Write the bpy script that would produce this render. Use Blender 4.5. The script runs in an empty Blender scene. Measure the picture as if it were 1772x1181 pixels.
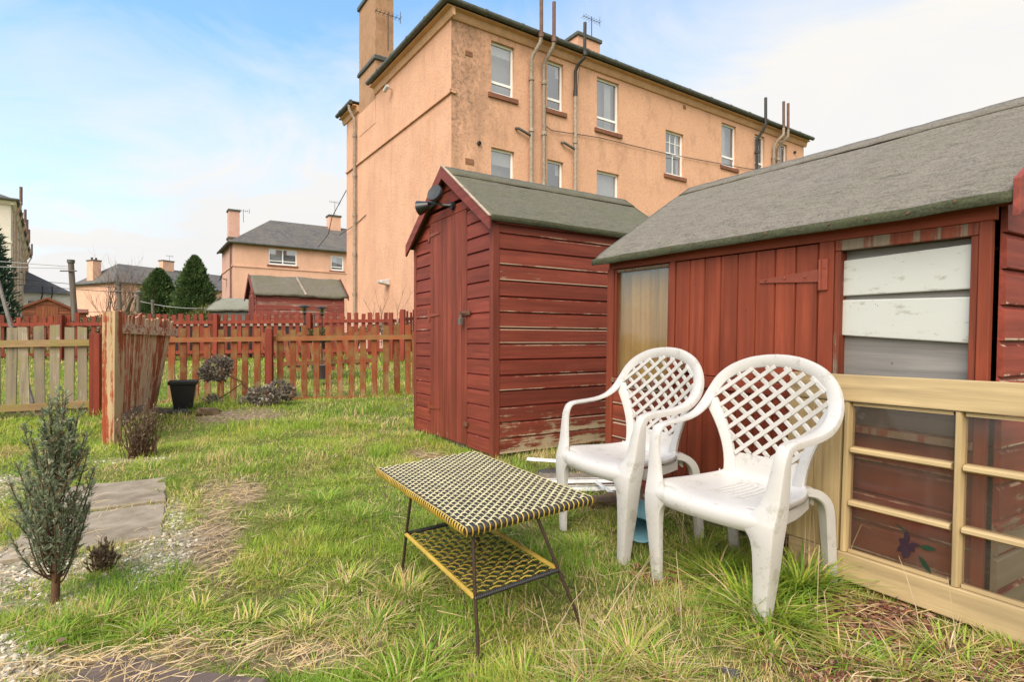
import bpy, math, random
import numpy as np
from mathutils import Vector, Matrix
random.seed(11); rng = np.random.default_rng(11)
SC = bpy.context.scene; COL = SC.collection
R = math.radians
ru = random.uniform

# ------------------------------------------------------------------ node helpers
def newmat(name, rough=.7, spec=.3):
    m = bpy.data.materials.new(name); m.use_nodes = True
    nt = m.node_tree; nt.nodes.clear()
    o = nt.nodes.new('ShaderNodeOutputMaterial'); p = nt.nodes.new('ShaderNodeBsdfPrincipled')
    nt.links.new(p.outputs[0], o.inputs[0])
    p.inputs['Roughness'].default_value = rough
    p.inputs['Specular IOR Level'].default_value = spec
    return m, nt, p
def put(nt, inp, v):
    if hasattr(v, 'links') or isinstance(v, bpy.types.NodeSocket): nt.links.new(v, inp)
    elif isinstance(v, (tuple, list)):
        if len(v) == 3 and inp.type == 'RGBA': v = (*v, 1)
        inp.default_value = v
    else: inp.default_value = v
def co(nt, scale=(1, 1, 1), kind='Object', rot=(0, 0, 0)):
    t = nt.nodes.new('ShaderNodeTexCoord'); m = nt.nodes.new('ShaderNodeMapping')
    m.inputs['Scale'].default_value = scale; m.inputs['Rotation'].default_value = rot
    nt.links.new(t.outputs[kind], m.inputs[0]); return m.outputs[0]
def noise(nt, vec, scale=5, detail=4, rough=.55, dist=0):
    n = nt.nodes.new('ShaderNodeTexNoise'); nt.links.new(vec, n.inputs['Vector'])
    n.inputs['Scale'].default_value = scale; n.inputs['Detail'].default_value = detail
    n.inputs['Roughness'].default_value = rough; n.inputs['Distortion'].default_value = dist
    return n.outputs['Fac']
def voro(nt, vec, scale=5, feature='F1', out='Distance'):
    n = nt.nodes.new('ShaderNodeTexVoronoi'); n.feature = feature; nt.links.new(vec, n.inputs['Vector'])
    n.inputs['Scale'].default_value = scale; return n.outputs[out]
def ramp(nt, fac, stops):
    r = nt.nodes.new('ShaderNodeValToRGB'); put(nt, r.inputs[0], fac)
    e = r.color_ramp.elements
    while len(e) < len(stops): e.new(.5)
    for i, (p, c) in enumerate(stops):
        e[i].position = p; c = (c, c, c) if isinstance(c, (int, float)) else c
        e[i].color = (*c, 1)
    return r.outputs[0]
def mix(nt, fac, a, b, blend='MIX'):
    m = nt.nodes.new('ShaderNodeMix'); m.data_type = 'RGBA'; m.blend_type = blend
    put(nt, m.inputs[0], fac); put(nt, m.inputs[6], a); put(nt, m.inputs[7], b)
    return m.outputs[2]
def ma(nt, op, a, b=0, c=None, clamp=False):
    m = nt.nodes.new('ShaderNodeMath'); m.operation = op; m.use_clamp = clamp
    put(nt, m.inputs[0], a); put(nt, m.inputs[1], b)
    if c is not None: put(nt, m.inputs[2], c)
    return m.outputs[0]
def attr(nt, name, out='Fac'):
    a = nt.nodes.new('ShaderNodeAttribute'); a.attribute_name = name; return a.outputs[out]
def bump(nt, p, h, strength=.3, dist=.005):
    b = nt.nodes.new('ShaderNodeBump'); b.inputs['Strength'].default_value = strength
    b.inputs['Distance'].default_value = dist; nt.links.new(h, b.inputs['Height'])
    nt.links.new(b.outputs[0], p.inputs['Normal'])
def sepz(nt, kind='Object', ax=2):
    t = nt.nodes.new('ShaderNodeTexCoord'); s = nt.nodes.new('ShaderNodeSeparateXYZ')
    nt.links.new(t.outputs[kind], s.inputs[0]); return s.outputs[ax]

def wood(name, paint, bare=(.40, .31, .20), axis=2, wear=.3, low=None, rough=.6, var=.3, moss=None, gs=1.0, dark=(.035, .022, .015), kz=0):
    m, nt, p = newmat(name, rough, .25)
    s = [26 * gs] * 3; s[axis] = 1.3 * gs
    vec = co(nt, tuple(s)); iso = co(nt)
    rnd = attr(nt, 'rnd')
    g = noise(nt, vec, 1.0, 6, .6, .3)
    g2 = noise(nt, co(nt, tuple(v * .35 for v in s), rot=(.1, .1, .1)), 1.0, 5, .7)
    pt = noise(nt, iso, 2.3, 4, .6)
    v = ma(nt, 'MULTIPLY_ADD', rnd, var, 1 - var / 2)
    c = mix(nt, ramp(nt, g, [(.3, .0), (.7, 1.)]), tuple(x * .55 for x in paint), tuple(min(1, x * 1.32) for x in paint))
    c = mix(nt, ramp(nt, pt, [(.35, .0), (.7, .6)]), c, tuple(x * .7 for x in paint))
    c = mix(nt, 1.0, c, v, 'MULTIPLY')
    g3 = noise(nt, co(nt, tuple(v * .8 for v in s)), 1.0, 7, .75, .5)
    msk = ma(nt, 'ADD', ma(nt, 'ADD', ma(nt, 'MULTIPLY', g2, .42), ma(nt, 'MULTIPLY', noise(nt, iso, 7, 5, .7), .22)), ma(nt, 'MULTIPLY', g3, .36))
    msk = ma(nt, 'ADD', msk, ma(nt, 'MULTIPLY', ma(nt, 'SUBTRACT', rnd, .5), .10))
    if low is not None:      # more wear towards the ground
        z = sepz(nt); lw = ma(nt, 'SUBTRACT', 1, ma(nt, 'DIVIDE', ma(nt, 'SUBTRACT', z, low[0]), low[1]), clamp=True)
        msk = ma(nt, 'ADD', msk, ma(nt, 'MULTIPLY', lw, low[2]))
    t0 = .80 - wear * .42
    wm = ramp(nt, msk, [(t0 - .04, 0.), (min(.99, t0 - .005), 1.)])
    bc = mix(nt, g, tuple(x * .55 for x in bare), tuple(min(1, x * 1.35) for x in bare))
    c = mix(nt, wm, c, bc)
    if moss:
        mm = ramp(nt, noise(nt, iso, 6, 5, .65), [(.5 - moss[1] * .3, 0.), (.68 - moss[1] * .25, 1.)])
        c = mix(nt, ma(nt, 'MULTIPLY', mm, .8), c, moss[0])
    dk = ramp(nt, voro(nt, iso, 11.), [(.035, 1.), (.055, 0.)])
    c = mix(nt, ma(nt, 'MULTIPLY', dk, .55), c, dark)
    nt.links.new(c, p.inputs['Base Color'])
    bump(nt, p, ma(nt, 'SUBTRACT', g, ma(nt, 'MULTIPLY', wm, .3)), .6, .004)
    return m

def plain(name, c, rough=.6, spec=.3, var=.25, ns=8, metal=0, bmp=.15, c2=None, bd=.002):
    m, nt, p = newmat(name, rough, spec); iso = co(nt)
    n = noise(nt, iso, ns, 6, .65)
    a = c2 if c2 else tuple(x * (1 - var) for x in c)
    cc = mix(nt, ramp(nt, n, [(.35, 0.), (.68, 1.)]), c, a)
    cc = mix(nt, 1.0, cc, ma(nt, 'MULTIPLY_ADD', attr(nt, 'rnd'), .2, .9), 'MULTIPLY')
    nt.links.new(cc, p.inputs['Base Color']); p.inputs['Metallic'].default_value = metal
    if bmp: bump(nt, p, noise(nt, iso, ns * 6, 4, .6), bmp, bd)
    return m

# ------------------------------------------------------------------ mesh builder
FLIP = set()
class MB:
    def __init__(s): s.v = []; s.f = []; s.r = []; s.m = []
    def add(s, vs, fs, mat=0, rnd=None, M=None):
        o = len(s.v); rnd = random.random() if rnd is None else rnd
        for q in vs: s.v.append(tuple(M @ Vector(q)) if M is not None else tuple(q)); s.r.append(rnd)
        for f in fs: s.f.append(tuple(o + i for i in f)); s.m.append(mat)
        return s
    def box(s, x0, x1, y0, y1, z0, z1, mat=0, rnd=None, M=None):
        return s.add([(x0, y0, z0), (x1, y0, z0), (x1, y1, z0), (x0, y1, z0), (x0, y0, z1), (x1, y0, z1), (x1, y1, z1), (x0, y1, z1)],
              [(0, 3, 2, 1), (4, 5, 6, 7), (0, 1, 5, 4), (1, 2, 6, 5), (2, 3, 7, 6), (3, 0, 4, 7)], mat, rnd, M)
    def hexa(s, p, mat=0, rnd=None, M=None):
        return s.add(p, [(0, 3, 2, 1), (4, 5, 6, 7), (0, 1, 5, 4), (1, 2, 6, 5), (2, 3, 7, 6), (3, 0, 4, 7)], mat, rnd, M)
    def prism(s, poly, fn, c0, c1, mat=0, rnd=None, M=None, fm=None):
        """poly: 2-D outline; fn(a, b, c) gives the 3-D point; extruded from c0 to c1"""
        n = len(poly)
        vs = [fn(a, b, c0) for a, b in poly] + [fn(a, b, c1) for a, b in poly]
        fs = [tuple(range(n))[::-1], tuple(range(n, 2 * n))] + [(i, (i + 1) % n, n + (i + 1) % n, n + i) for i in range(n)]
        o = len(s.m); s.add(vs, fs, mat, rnd, M)
        if fm:
            for k, mm in fm.items(): s.m[o + 2 + k] = mm
        return s
    def tube(s, pts, rad, n=8, mat=0, rnd=None, M=None, cap=True):
        pts = [Vector(p) for p in pts]; k = len(pts)
        rad = [rad] * k if isinstance(rad, (int, float)) else rad
        vs = []; up = None
        for i, p in enumerate(pts):
            t = (pts[min(i + 1, k - 1)] - pts[max(i - 1, 0)]).normalized()
            if up is None: up = Vector((0, 0, 1)) if abs(t.z) < .9 else Vector((1, 0, 0))
            a = t.cross(up)
            if a.length < 1e-4: a = t.cross(Vector((0, 1, 0)))
            a.normalize(); b = a.cross(t).normalized(); up = b
            for j in range(n):
                q = 2 * math.pi * j / n
                vs.append(p + (a * math.cos(q) + b * math.sin(q)) * rad[i])
        fs = [(i * n + j, i * n + (j + 1) % n, (i + 1) * n + (j + 1) % n, (i + 1) * n + j) for i in range(k - 1) for j in range(n)]
        if cap: fs += [tuple(range(n)), tuple(range((k - 1) * n, k * n))[::-1]]
        return s.add(vs, fs, mat, rnd, M)
    def lathe(s, prof, n=20, mat=0, rnd=None, M=None):
        vs = [(r * math.cos(2 * math.pi * j / n), r * math.sin(2 * math.pi * j / n), z) for r, z in prof for j in range(n)]
        k = len(prof)
        fs = [(i * n + j, i * n + (j + 1) % n, (i + 1) * n + (j + 1) % n, (i + 1) * n + j) for i in range(k - 1) for j in range(n)]
        return s.add(vs, fs, mat, rnd, M)
    def grid(s, P, mat=0, rnd=None, M=None, skip=None):
        r_, c_ = len(P), len(P[0])
        fs = [(i * c_ + j, i * c_ + j + 1, (i + 1) * c_ + j + 1, (i + 1) * c_ + j) for i in range(r_ - 1) for j in range(c_ - 1) if not (skip and skip(i, j))]
        return s.add([q for row in P for q in row], fs, mat, rnd, M)
    def build(s, name, mats, parent=None, smooth=None, bevel=None, solid=None, sub=None, loc=None, rot=None):
        rt = parent
        while rt is not None and rt.parent is not None: rt = rt.parent
        if rt is not None and rt.name in FLIP:
            s.v = [(x, -y, z) for x, y, z in s.v]; s.f = [f[::-1] for f in s.f]
        me = bpy.data.meshes.new(name); me.from_pydata(s.v, [], s.f)
        a = me.attributes.new('rnd', 'FLOAT', 'POINT'); a.data.foreach_set('value', s.r)
        for m in (mats if isinstance(mats, (list, tuple)) else [mats]): me.materials.append(m)
        if any(s.m): me.polygons.foreach_set('material_index', s.m)
        if smooth is not None:
            me.shade_smooth()
            if smooth < 180: me.set_sharp_from_angle(angle=R(smooth))
        me.update()
        o = bpy.data.objects.new(name, me); COL.objects.link(o)
        if parent is not None: o.parent = parent
        if loc is not None: o.location = loc
        if rot is not None: o.rotation_euler = rot
        if solid: md = o.modifiers.new('s', 'SOLIDIFY'); md.thickness = solid; md.offset = -1
        if bevel: md = o.modifiers.new('b', 'BEVEL'); md.width = bevel; md.segments = 2; md.limit_method = 'ANGLE'; md.angle_limit = R(40)
        if sub: md = o.modifiers.new('u', 'SUBSURF'); md.levels = sub; md.render_levels = sub
        return o

def parts(mb, name, mats, parent, **k):
    """build every connected piece of mb as a part of its own"""
    par = list(range(len(mb.v)))
    def fd(i):
        while par[i] != i: par[i] = par[par[i]]; i = par[i]
        return i
    for f in mb.f:
        for q in f[1:]: par[fd(q)] = fd(f[0])
    gr = {}
    for i in range(len(mb.v)): gr.setdefault(fd(i), []).append(i)
    out = []
    for r_, ids in gr.items():
        mp = {v: j for j, v in enumerate(ids)}; m = MB(); m.v = [mb.v[i] for i in ids]; m.r = [mb.r[i] for i in ids]
        for f, mi in zip(mb.f, mb.m):
            if f[0] in mp: m.f.append(tuple(mp[q] for q in f)); m.m.append(mi)
        out.append(m.build(name, mats, parent, **k))
    return out

def tag(o, label=None, cat=None, group=None, kind=None):
    if label: o['label'] = label
    if cat: o['category'] = cat
    if group: o['group'] = group
    if kind: o['kind'] = kind
    return o
def thing(name, label, cat, loc=(0, 0, 0), rz=0, group=None, rot=None):
    o = bpy.data.objects.new(name, None); COL.objects.link(o); o.location = loc
    o.rotation_euler = rot if rot else (0, 0, rz); o.empty_display_size = .2
    return tag(o, label, cat, group)
def kids(o): return [c for c in bpy.data.objects if c.parent == o]
def copy_tree(o, parent=None):
    c = o.copy(); COL.objects.link(c)
    if parent is not None: c.parent = parent
    for k in kids(o): copy_tree(k, c)
    return c

# ------------------------------------------------------------------ terrain height
CP = np.array([(-1.6, 2.0, .02), (-.13, 1.60, -.025), (-1, 1.55, .0), (.74, 1.72, .020), (1.1, 2.05, .085), (1.45, 1.45, .09), (.5, 2.1, .05),
    (.3, 2.8, .07), (.8, 3.2, .10), (-.13, 3.96, .11), (-.7, 4.9, .13), (.8, 4.5, .13), (-2, 3, .035), (-3.3, 4.7, .07), (-4.8, 5.6, .18),
    (-3, 7.0, .2), (-1, 7.5, .235), (1, 8, .28), (-8, 7, .3), (-5, 11.3, .54), (0, 11.3, .55), (5, 12, .6), (-12, 12, .6), (0, 15, .85),
    (-6, 15, .75), (-15, 20, .8), (20, 15, .9), (3, 7, .3), (8, 8, .4), (20, 40, .9), (-30, 40, .8), (0, 60, .9), (-60, 70, .9), (-20, 10, .45),
    (60, 20, .9), (-60, 20, .8), (0, 200, .7), (-200, 100, .7), (200, 100, .7), (0, -3, -.05), (4, 0, .08), (-5, 0, 0), (0, -100, .3), (-3, 2, .0),
    (.9, 5.5, .15), (2.6, 2.6, .1), (-1.5, 5, .14), (0, 400, .6), (-400, 200, .6), (400, 200, .6)])
def vnoise(x, y, sc, seed=0):
    x = np.asarray(x, float) * sc + seed * 17.3; y = np.asarray(y, float) * sc - seed * 9.1
    xi = np.floor(x).astype(np.int64); yi = np.floor(y).astype(np.int64); fx = x - xi; fy = y - yi
    fx = fx * fx * (3 - 2 * fx); fy = fy * fy * (3 - 2 * fy)
    def h(a, b):
        n = (a * 374761393 + b * 668265263 + seed * 1442695) & 0x7fffffff
        n = ((n ^ (n >> 13)) * 1274126177) & 0x7fffffff
        return ((n ^ (n >> 16)) & 0xffff) / 65535.
    return (h(xi, yi) * (1 - fx) + h(xi + 1, yi) * fx) * (1 - fy) + (h(xi, yi + 1) * (1 - fx) + h(xi + 1, yi + 1) * fx) * fy
def gz(x, y, rough=True):
    x = np.asarray(x, float); y = np.asarray(y, float)
    shp = x.shape; xf = x.ravel(); yf = y.ravel(); out = np.zeros(xf.shape); W = np.zeros(xf.shape)
    for cx, cy, cz in CP:
        b = (.35 + .05 * math.hypot(cx, cy)) ** 2
        w = 1 / ((xf - cx) ** 2 + (yf - cy) ** 2 + b) ** 1.6 * (b ** .35)
        out += w * cz; W += w
    z = out / W
    if rough: z = z + (vnoise(xf, yf, 1.7, 1) - .5) * .03 + (vnoise(xf, yf, 6, 2) - .5) * .016
    return z.reshape(shp)
def g1(x, y): return float(gz(np.array([x]), np.array([y]))[0])
# ------------------------------------------------------------------ materials
RED = (.235, .040, .022)
M_shed_h = wood('red_shed_board', (.20, .045, .027), axis=0, wear=.28, low=(0, .65, .16), var=.3)
M_shed_v = wood('red_shed_plank', (.205, .046, .027), axis=2, wear=.2, low=(0, .5, .10))
M_lip = wood('worn_board_edge', (.20, .034, .020), bare=(.42, .31, .22), axis=0, wear=.62, var=.2, gs=.7)
M_shed_f = wood('red_shed_front_board', (.20, .042, .025), axis=1, wear=.22, low=(0, .3, .08))
M_lipf = wood('worn_front_edge', (.22, .036, .026), bare=(.45, .3, .22), axis=1, wear=.45, var=.2)
M_trim = wood('red_trim', (.195, .045, .027), axis=2, wear=.25, bare=(.5, .42, .33))
M_barge = wood('weathered_bargeboard', (.22, .05, .035), axis=1, wear=.48, bare=(.5, .43, .35))
M_play_v = wood('playhouse_plank', (.23, .048, .022), axis=2, wear=.2, low=(.0, .25, .12), var=.18)
M_play_h = wood('playhouse_board', (.225, .047, .023), axis=0, wear=.22, low=(-.05, .25, .28), var=.2)
M_play_gable = wood('playhouse_gable_board', (.27, .055, .035), axis=1, wear=.30, low=(0, .62, .35), bare=(.27, .24, .17))
M_metal_red = plain('red_painted_iron', (.24, .052, .026), .5, .4, .2, 30)
M_rust = plain('rusty_steel', (.10, .055, .04), .6, .5, .4, 40, .4, c2=(.24, .10, .05))
M_bare_dark = wood('weathered_grey_timber', (.20, .165, .125), axis=2, wear=.2, bare=(.3, .26, .2))
M_frame_worn = wood('worn_window_frame', (.20, .045, .022), bare=(.20, .155, .11), axis=2, wear=.62, gs=2)
M_ply = wood('grey_plywood', (.23, .215, .20), axis=0, wear=.2, bare=(.33, .31, .28), var=.1)
M_pvc = plain('white_pvc', (.55,.58,.58), .35, .5, .06, 3, bmp=.05)
def dirty_white(name, base, dirt, sc=14, th=.60, rough=.45, st=(1, 1, 1)):
    m, nt, p = newmat(name, rough, .4); iso = co(nt, st)
    a = ramp(nt, noise(nt, iso, sc, 9, .75), [(th, 0.), (th + .1, 1.)])
    b = ramp(nt, noise(nt, iso, 3.1, 5, .6), [(.42, 0.), (.75, .55)])
    c = mix(nt, b, base, tuple(x * .80 for x in base)); c = mix(nt, ma(nt, 'MULTIPLY', a, .75), c, dirt)
    sp = ramp(nt, voro(nt, co(nt, (1, 1, .7)), 60), [(.07, 1.), (.12, 0.)])
    sp = ma(nt, 'MULTIPLY', sp, ramp(nt, noise(nt, iso, 7, 2), [(.55, 0.), (.62, 1.)]))
    c = mix(nt, ma(nt, 'MULTIPLY', sp, .7), c, (.08, .06, .04))
    nt.links.new(c, p.inputs['Base Color']); bump(nt, p, noise(nt, iso, 60, 4), .05, .001)
    return m
M_board_white = dirty_white('white_painted_board', (.50, .505, .47), (.24, .21, .15), 26, .57, .45, (.35, 1, 1))
M_chair = dirty_white('white_chair_plastic', (.50, .475, .45), (.33, .31, .255), 13, .545, .40)
def felt(name, c, moss=.3, streak=True):
    m, nt, p = newmat(name, .92, .15); iso = co(nt)
    st = noise(nt, co(nt, (12, 42, 42), rot=(0, 0, .6)), 1.0, 7, .78, .8)
    fine = noise(nt, iso, 110, 5, .8); big = noise(nt, iso, 2.5, 5, .6)
    a = mix(nt, ramp(nt, fine, [(.35, 0.), (.65, 1.)]), tuple(x * .42 for x in c), tuple(x * 1.5 for x in c))
    a = mix(nt, ramp(nt, st, [(.42, 0.), (.66, .6)]), a, tuple(x * 1.6 for x in c))
    a = mix(nt, ramp(nt, st, [(.30, .55), (.45, 0.)]), a, tuple(x * .45 for x in c))
    a = mix(nt, ramp(nt, big, [(.45, 0.), (.75, moss)]), a, (.10, .11, .045))
    nt.links.new(a, p.inputs['Base Color'])
    bump(nt, p, ma(nt, 'ADD', fine, ma(nt, 'MULTIPLY', st, 2.)), .5, .004)
    return m
M_felt = felt('green_grey_roof_felt', (.112, .105, .078), .35)
M_felt_play = felt('grey_brown_roof_felt', (.158, .140, .115), .15)
M_felt_edge = felt('dark_felt_edge', (.075, .078, .05), .5)
def stucco(name, c, dirt=.4, sc=1.0):
    m, nt, p = newmat(name, .9, .15); iso = co(nt)
    n1 = noise(nt, iso, .8 * sc, 6, .6); n2 = noise(nt, co(nt, (3, 3, .8)), 1.2 * sc, 6, .65); n3 = noise(nt, iso, 15, 8, .8)
    a = mix(nt, ramp(nt, n1, [(.38, 0.), (.68, 1.)]), c, tuple(x * y for x, y in zip(c, (.86, .84, .84))))
    a = mix(nt, ramp(nt, n2, [(.5, 0.), (.78, dirt)]), a, (c[0] * .55, c[1] * .6, c[2] * .65))
    sk = noise(nt, co(nt, (2.6, 2.6, .22)), 1.0, 7, .7)
    a = mix(nt, ramp(nt, sk, [(.56, 0.), (.72, dirt * .7)]), a, (c[0] * .85, c[1] * .62, c[2] * .42))
    a = mix(nt, ramp(nt, n3, [(.30, .8), (.52, 0.)]), a, tuple(x * .55 for x in c))
    nt.links.new(a, p.inputs['Base Color']); bump(nt, p, n3, .8, .03)
    return m
PEACH = (.70, .405, .265)
M_stucco = stucco('peach_stucco', PEACH, .5)
def stucco_dirty():
    m, nt, p = newmat('peach_stucco_sooty', .9, .15); iso = co(nt)
    n1 = noise(nt, iso, .9, 6, .6); n3 = noise(nt, iso, 15, 8, .8); n2 = noise(nt, co(nt, (1, 1, .5)), 1.6, 8, .72)
    c = PEACH
    a = mix(nt, ramp(nt, n1, [(.38, 0.), (.68, .6)]), c, (c[0] * .86, c[1] * .84, c[2] * .84))
    # grime beside the corner (object x is measured along the facade, z up)
    x = sepz(nt, 'Object', 0); z = sepz(nt, 'Object', 2)
    mx = ma(nt, 'SUBTRACT', 1, ma(nt, 'DIVIDE', x, 2.6), clamp=True); mz = ma(nt, 'DIVIDE', ma(nt, 'SUBTRACT', z, 2.), 6., clamp=True)
    k = ma(nt, 'ADD', ma(nt, 'MULTIPLY', ma(nt, 'MULTIPLY', mx, mz), .22), n2)
    a = mix(nt, ramp(nt, k, [(.52, 0.), (.84, .75)]), a, (.20, .125, .085))
    k2 = ma(nt, 'ADD', ma(nt, 'MULTIPLY', ma(nt, 'MULTIPLY', mx, mz), .20), noise(nt, iso, 9, 6, .8))
    a = mix(nt, ramp(nt, k2, [(.62, 0.), (.76, .6)]), a, (.09, .065, .05))
    a = mix(nt, ramp(nt, n3, [(.30, .8), (.52, 0.)]), a, tuple(v * .55 for v in c))
    nt.links.new(a, p.inputs['Base Color']); bump(nt, p, n3, .8, .03)
    return m
M_stucco_s = stucco_dirty()
M_chim = stucco('sooty_chimney_stucco', (.42, .25, .145), .9, 2.5)
M_pinkwall = stucco('pink_stucco', (.62, .38, .30), .3)
M_peach2 = stucco('pale_peach_stucco', (.74, .45, .32), .3)
M_cream = stucco('cream_stucco', (.82, .76, .64), .25)
M_white_wall = stucco('white_render', (.80, .78, .70), .15)
M_sandstone = plain('red_sandstone_sill', (.24, .105, .065), .85, .2, .35, 6)
M_frame = plain('white_window_plastic', (.85, .86, .85), .35, .5, .05, 3, bmp=0)
M_lead = plain('grey_green_gutter', (.10, .105, .085), .6, .4, .5, 9, c2=(.045, .045, .035))
M_pipe = plain('pale_grey_pipe', (.38, .32, .26), .6, .35, .35, 14, c2=(.2, .15, .11))
M_pipe_black = plain('black_pipe', (.045, .04, .038), .5, .4, .3, 12)
M_pipe_red = plain('brown_red_stack', (.18, .10, .075), .7, .3, .4, 10)
def slate():
    m, nt, p = newmat('slate_roof', .75, .3); iso = co(nt)
    b = nt.nodes.new('ShaderNodeTexBrick'); nt.links.new(co(nt, (1, 1, 1), 'Object', (R(90), 0, 0)), b.inputs[0])
    b.inputs['Color1'].default_value = (.13, .12, .115, 1); b.inputs['Color2'].default_value = (.085, .078, .075, 1)
    b.inputs['Mortar'].default_value = (.05, .045, .045, 1); b.inputs['Scale'].default_value = 2.2; b.inputs['Mortar Size'].default_value = .015
    a = mix(nt, ramp(nt, noise(nt, iso, .8, 7, .7), [(.4, 0.), (.7, .8)]), b.outputs[0], (.15, .13, .10))
    nt.links.new(a, p.inputs['Base Color']); return m
M_slate = slate()
def schlick(nt):
    l = nt.nodes.new('ShaderNodeLayerWeight'); l.inputs[0].default_value = .5
    return ma(nt, 'MULTIPLY_ADD', ma(nt, 'POWER', l.outputs['Facing'], 5.), .96, .04)
def glassy(name, tint=(.8, .82, .84), refl=.3, rough=.02):
    m, nt, p = newmat(name); nt.nodes.remove(p); o = nt.nodes['Material Output']
    t = nt.nodes.new('ShaderNodeBsdfTransparent'); t.inputs[0].default_value = (*tint, 1)
    g = nt.nodes.new('ShaderNodeBsdfGlossy'); g.inputs['Roughness'].default_value = rough
    g.inputs[0].default_value = (.9, .93, .95, 1)
    f = schlick(nt)
    x = nt.nodes.new('ShaderNodeMixShader')
    fac = ma(nt, 'ADD', f, refl, clamp=True)
    put(nt, x.inputs[0], fac); nt.links.new(t.outputs[0], x.inputs[1]); nt.links.new(g.outputs[0], x.inputs[2])
    nt.links.new(x.outputs[0], o.inputs[0]); return m
M_glass = glassy('window_glass', (.8, .8, .8), .26)
def dirty_glass(name, tint, film, amt, refl=.03, gl=1.):
    m, nt, p = newmat(name); nt.nodes.remove(p); o = nt.nodes['Material Output']
    t = nt.nodes.new('ShaderNodeBsdfTransparent'); t.inputs[0].default_value = (*tint, 1)
    d = nt.nodes.new('ShaderNodeBsdfDiffuse'); d.inputs[0].default_value = (*film, 1)
    g = nt.nodes.new('ShaderNodeBsdfGlossy'); g.inputs['Roughness'].default_value = .08; g.inputs[0].default_value = (gl, gl, gl, 1)
    n = noise(nt, co(nt, (1, 1, .6)), 7, 8, .7)
    x1 = nt.nodes.new('ShaderNodeMixShader'); put(nt, x1.inputs[0], ramp(nt, n, [(.3, amt * .35), (.75, amt)]))
    nt.links.new(t.outputs[0], x1.inputs[1]); nt.links.new(d.outputs[0], x1.inputs[2])
    f = schlick(nt)
    x2 = nt.nodes.new('ShaderNodeMixShader'); put(nt, x2.inputs[0], ma(nt, 'ADD', f, refl, clamp=True))
    nt.links.new(x1.outputs[0], x2.inputs[1]); nt.links.new(g.outputs[0], x2.inputs[2])
    nt.links.new(x2.outputs[0], o.inputs[0]); return m
M_door_glass = dirty_glass('grimy_door_glass', (.90, .86, .83), (.26, .22, .18), .12, -.01, .6)
M_play_glass = dirty_glass('grimy_playhouse_glass', (.95, .93, .88), (.40, .27, .12), .28, .05, .85)
M_curt_w = plain('white_curtain', (.55, .56, .58), .9, .1, .2, 3, bmp=0)
M_curt_g = plain('grey_room', (.42, .41, .40), .9, .1, .3, 1, bmp=0)
M_curt_d = plain('dark_room', (.04, .045, .05), .9, .1, .3, 1, bmp=0)
def curtain_y():
    m, nt, p = newmat('ochre_curtain', .9, .1)
    n = noise(nt, co(nt, (14, 14, .6)), 1, 4, .6)
    nt.links.new(ramp(nt, n, [(.32, (.12, .07, .025)), (.5, (.40, .23, .075)), (.68, (.62, .40, .15))]), p.inputs[0]); return m
M_curt_y = curtain_y()
M_pine = wood('stripped_pine_rail', (.49, .36, .19), bare=(.60, .47, .29), axis=0, wear=.25, var=.2, dark=(.16, .09, .04), rough=.55)
M_pine_v = wood('stripped_pine_panel', (.46, .335, .17), bare=(.60, .47, .29), axis=2, wear=.2, var=.2, dark=(.16, .09, .04), rough=.55)
M_lead_iris = plain('purple_glass_paint', (.035, .020, .028), .7, .05, .2, 30)
M_leaf_iris = plain('green_glass_paint', (.02, .045, .025), .7, .05, .2, 30)
MOSSY = (.24, .20, .055)
M_pick_red = wood('orange_red_picket', (.215, .052, .017), bare=(.28, .18, .09), axis=2, wear=.40, low=(.0, .5, .12), var=.5, moss=((.17, .125, .04), .15))
M_rail_red = wood('mossy_red_rail', (.27, .08, .03), bare=(.33, .22, .11), axis=0, wear=.4, var=.3, moss=((.22, .13, .045), .25))
M_pick_dark = wood('deep_red_picket', (.185, .034, .018), axis=2, wear=.18, var=.5)
M_pick_grey = wood('grey_green_picket', (.26, .215, .155), bare=(.38, .33, .25), axis=2, wear=.45, var=.35, moss=((.24, .21, .10), .1), dark=(.10, .07, .05))
M_rail_grey = wood('mossy_grey_rail', (.30, .19, .10), bare=(.38, .29, .18), axis=0, wear=.4, var=.3, moss=(MOSSY, .4))
M_gate = wood('flaking_gate_picket', (.33, .066, .026), bare=(.52, .37, .24), axis=2, wear=.63, var=.45, gs=2.0)
M_gate_rail = wood('flaking_gate_rail', (.30, .055, .02), bare=(.52, .40, .28), axis=0, wear=.63, var=.2, gs=2.4)
M_gate_post = wood('flaking_gate_post', (.28, .060, .022), bare=(.42, .30, .17), axis=2, wear=.60, var=.2, gs=2.0)
M_brown_shed = wood('brown_shed_board', (.22, .075, .035), axis=0, wear=.2, var=.4)
M_pole = wood('grey_timber_pole', (.15, .125, .10), axis=2, wear=.3)
M_black_pl = plain('black_plastic', (.018, .018, .02), .35, .5, .3, 10)
M_iron = plain('rusty_black_iron', (.035, .025, .02), .6, .5, .4, 50, .3, c2=(.08, .04, .025))
M_wire = plain('pale_wire', (.4, .4, .4), .6, .3, .1, 3, bmp=0)
M_cable = plain('dark_cable', (.05, .05, .05), .6, .3, .1, 3, bmp=0)
M_cream_str = plain('cream_cane_strand', (.60, .54, .33), .45, .4, .3, 12, bmp=0)
M_yel_str = plain('yellow_cane_strand', (.46, .31, .045), .45, .4, .35, 12, bmp=0)
def blackband():
    m, nt, p = newmat('black_cane_band', .38, .5)
    n = noise(nt, co(nt, (380, 8, 1)), 1, 2, .5)
    nt.links.new(ramp(nt, n, [(.4, (.015, .014, .014)), (.7, (.055, .05, .047))]), p.inputs[0]); bump(nt, p, n, .8, .002); return m
M_blk_band = blackband()
M_blk_str = plain('black_cord', (.02, .019, .018), .4, .5, .3, 25, bmp=0)
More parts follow.
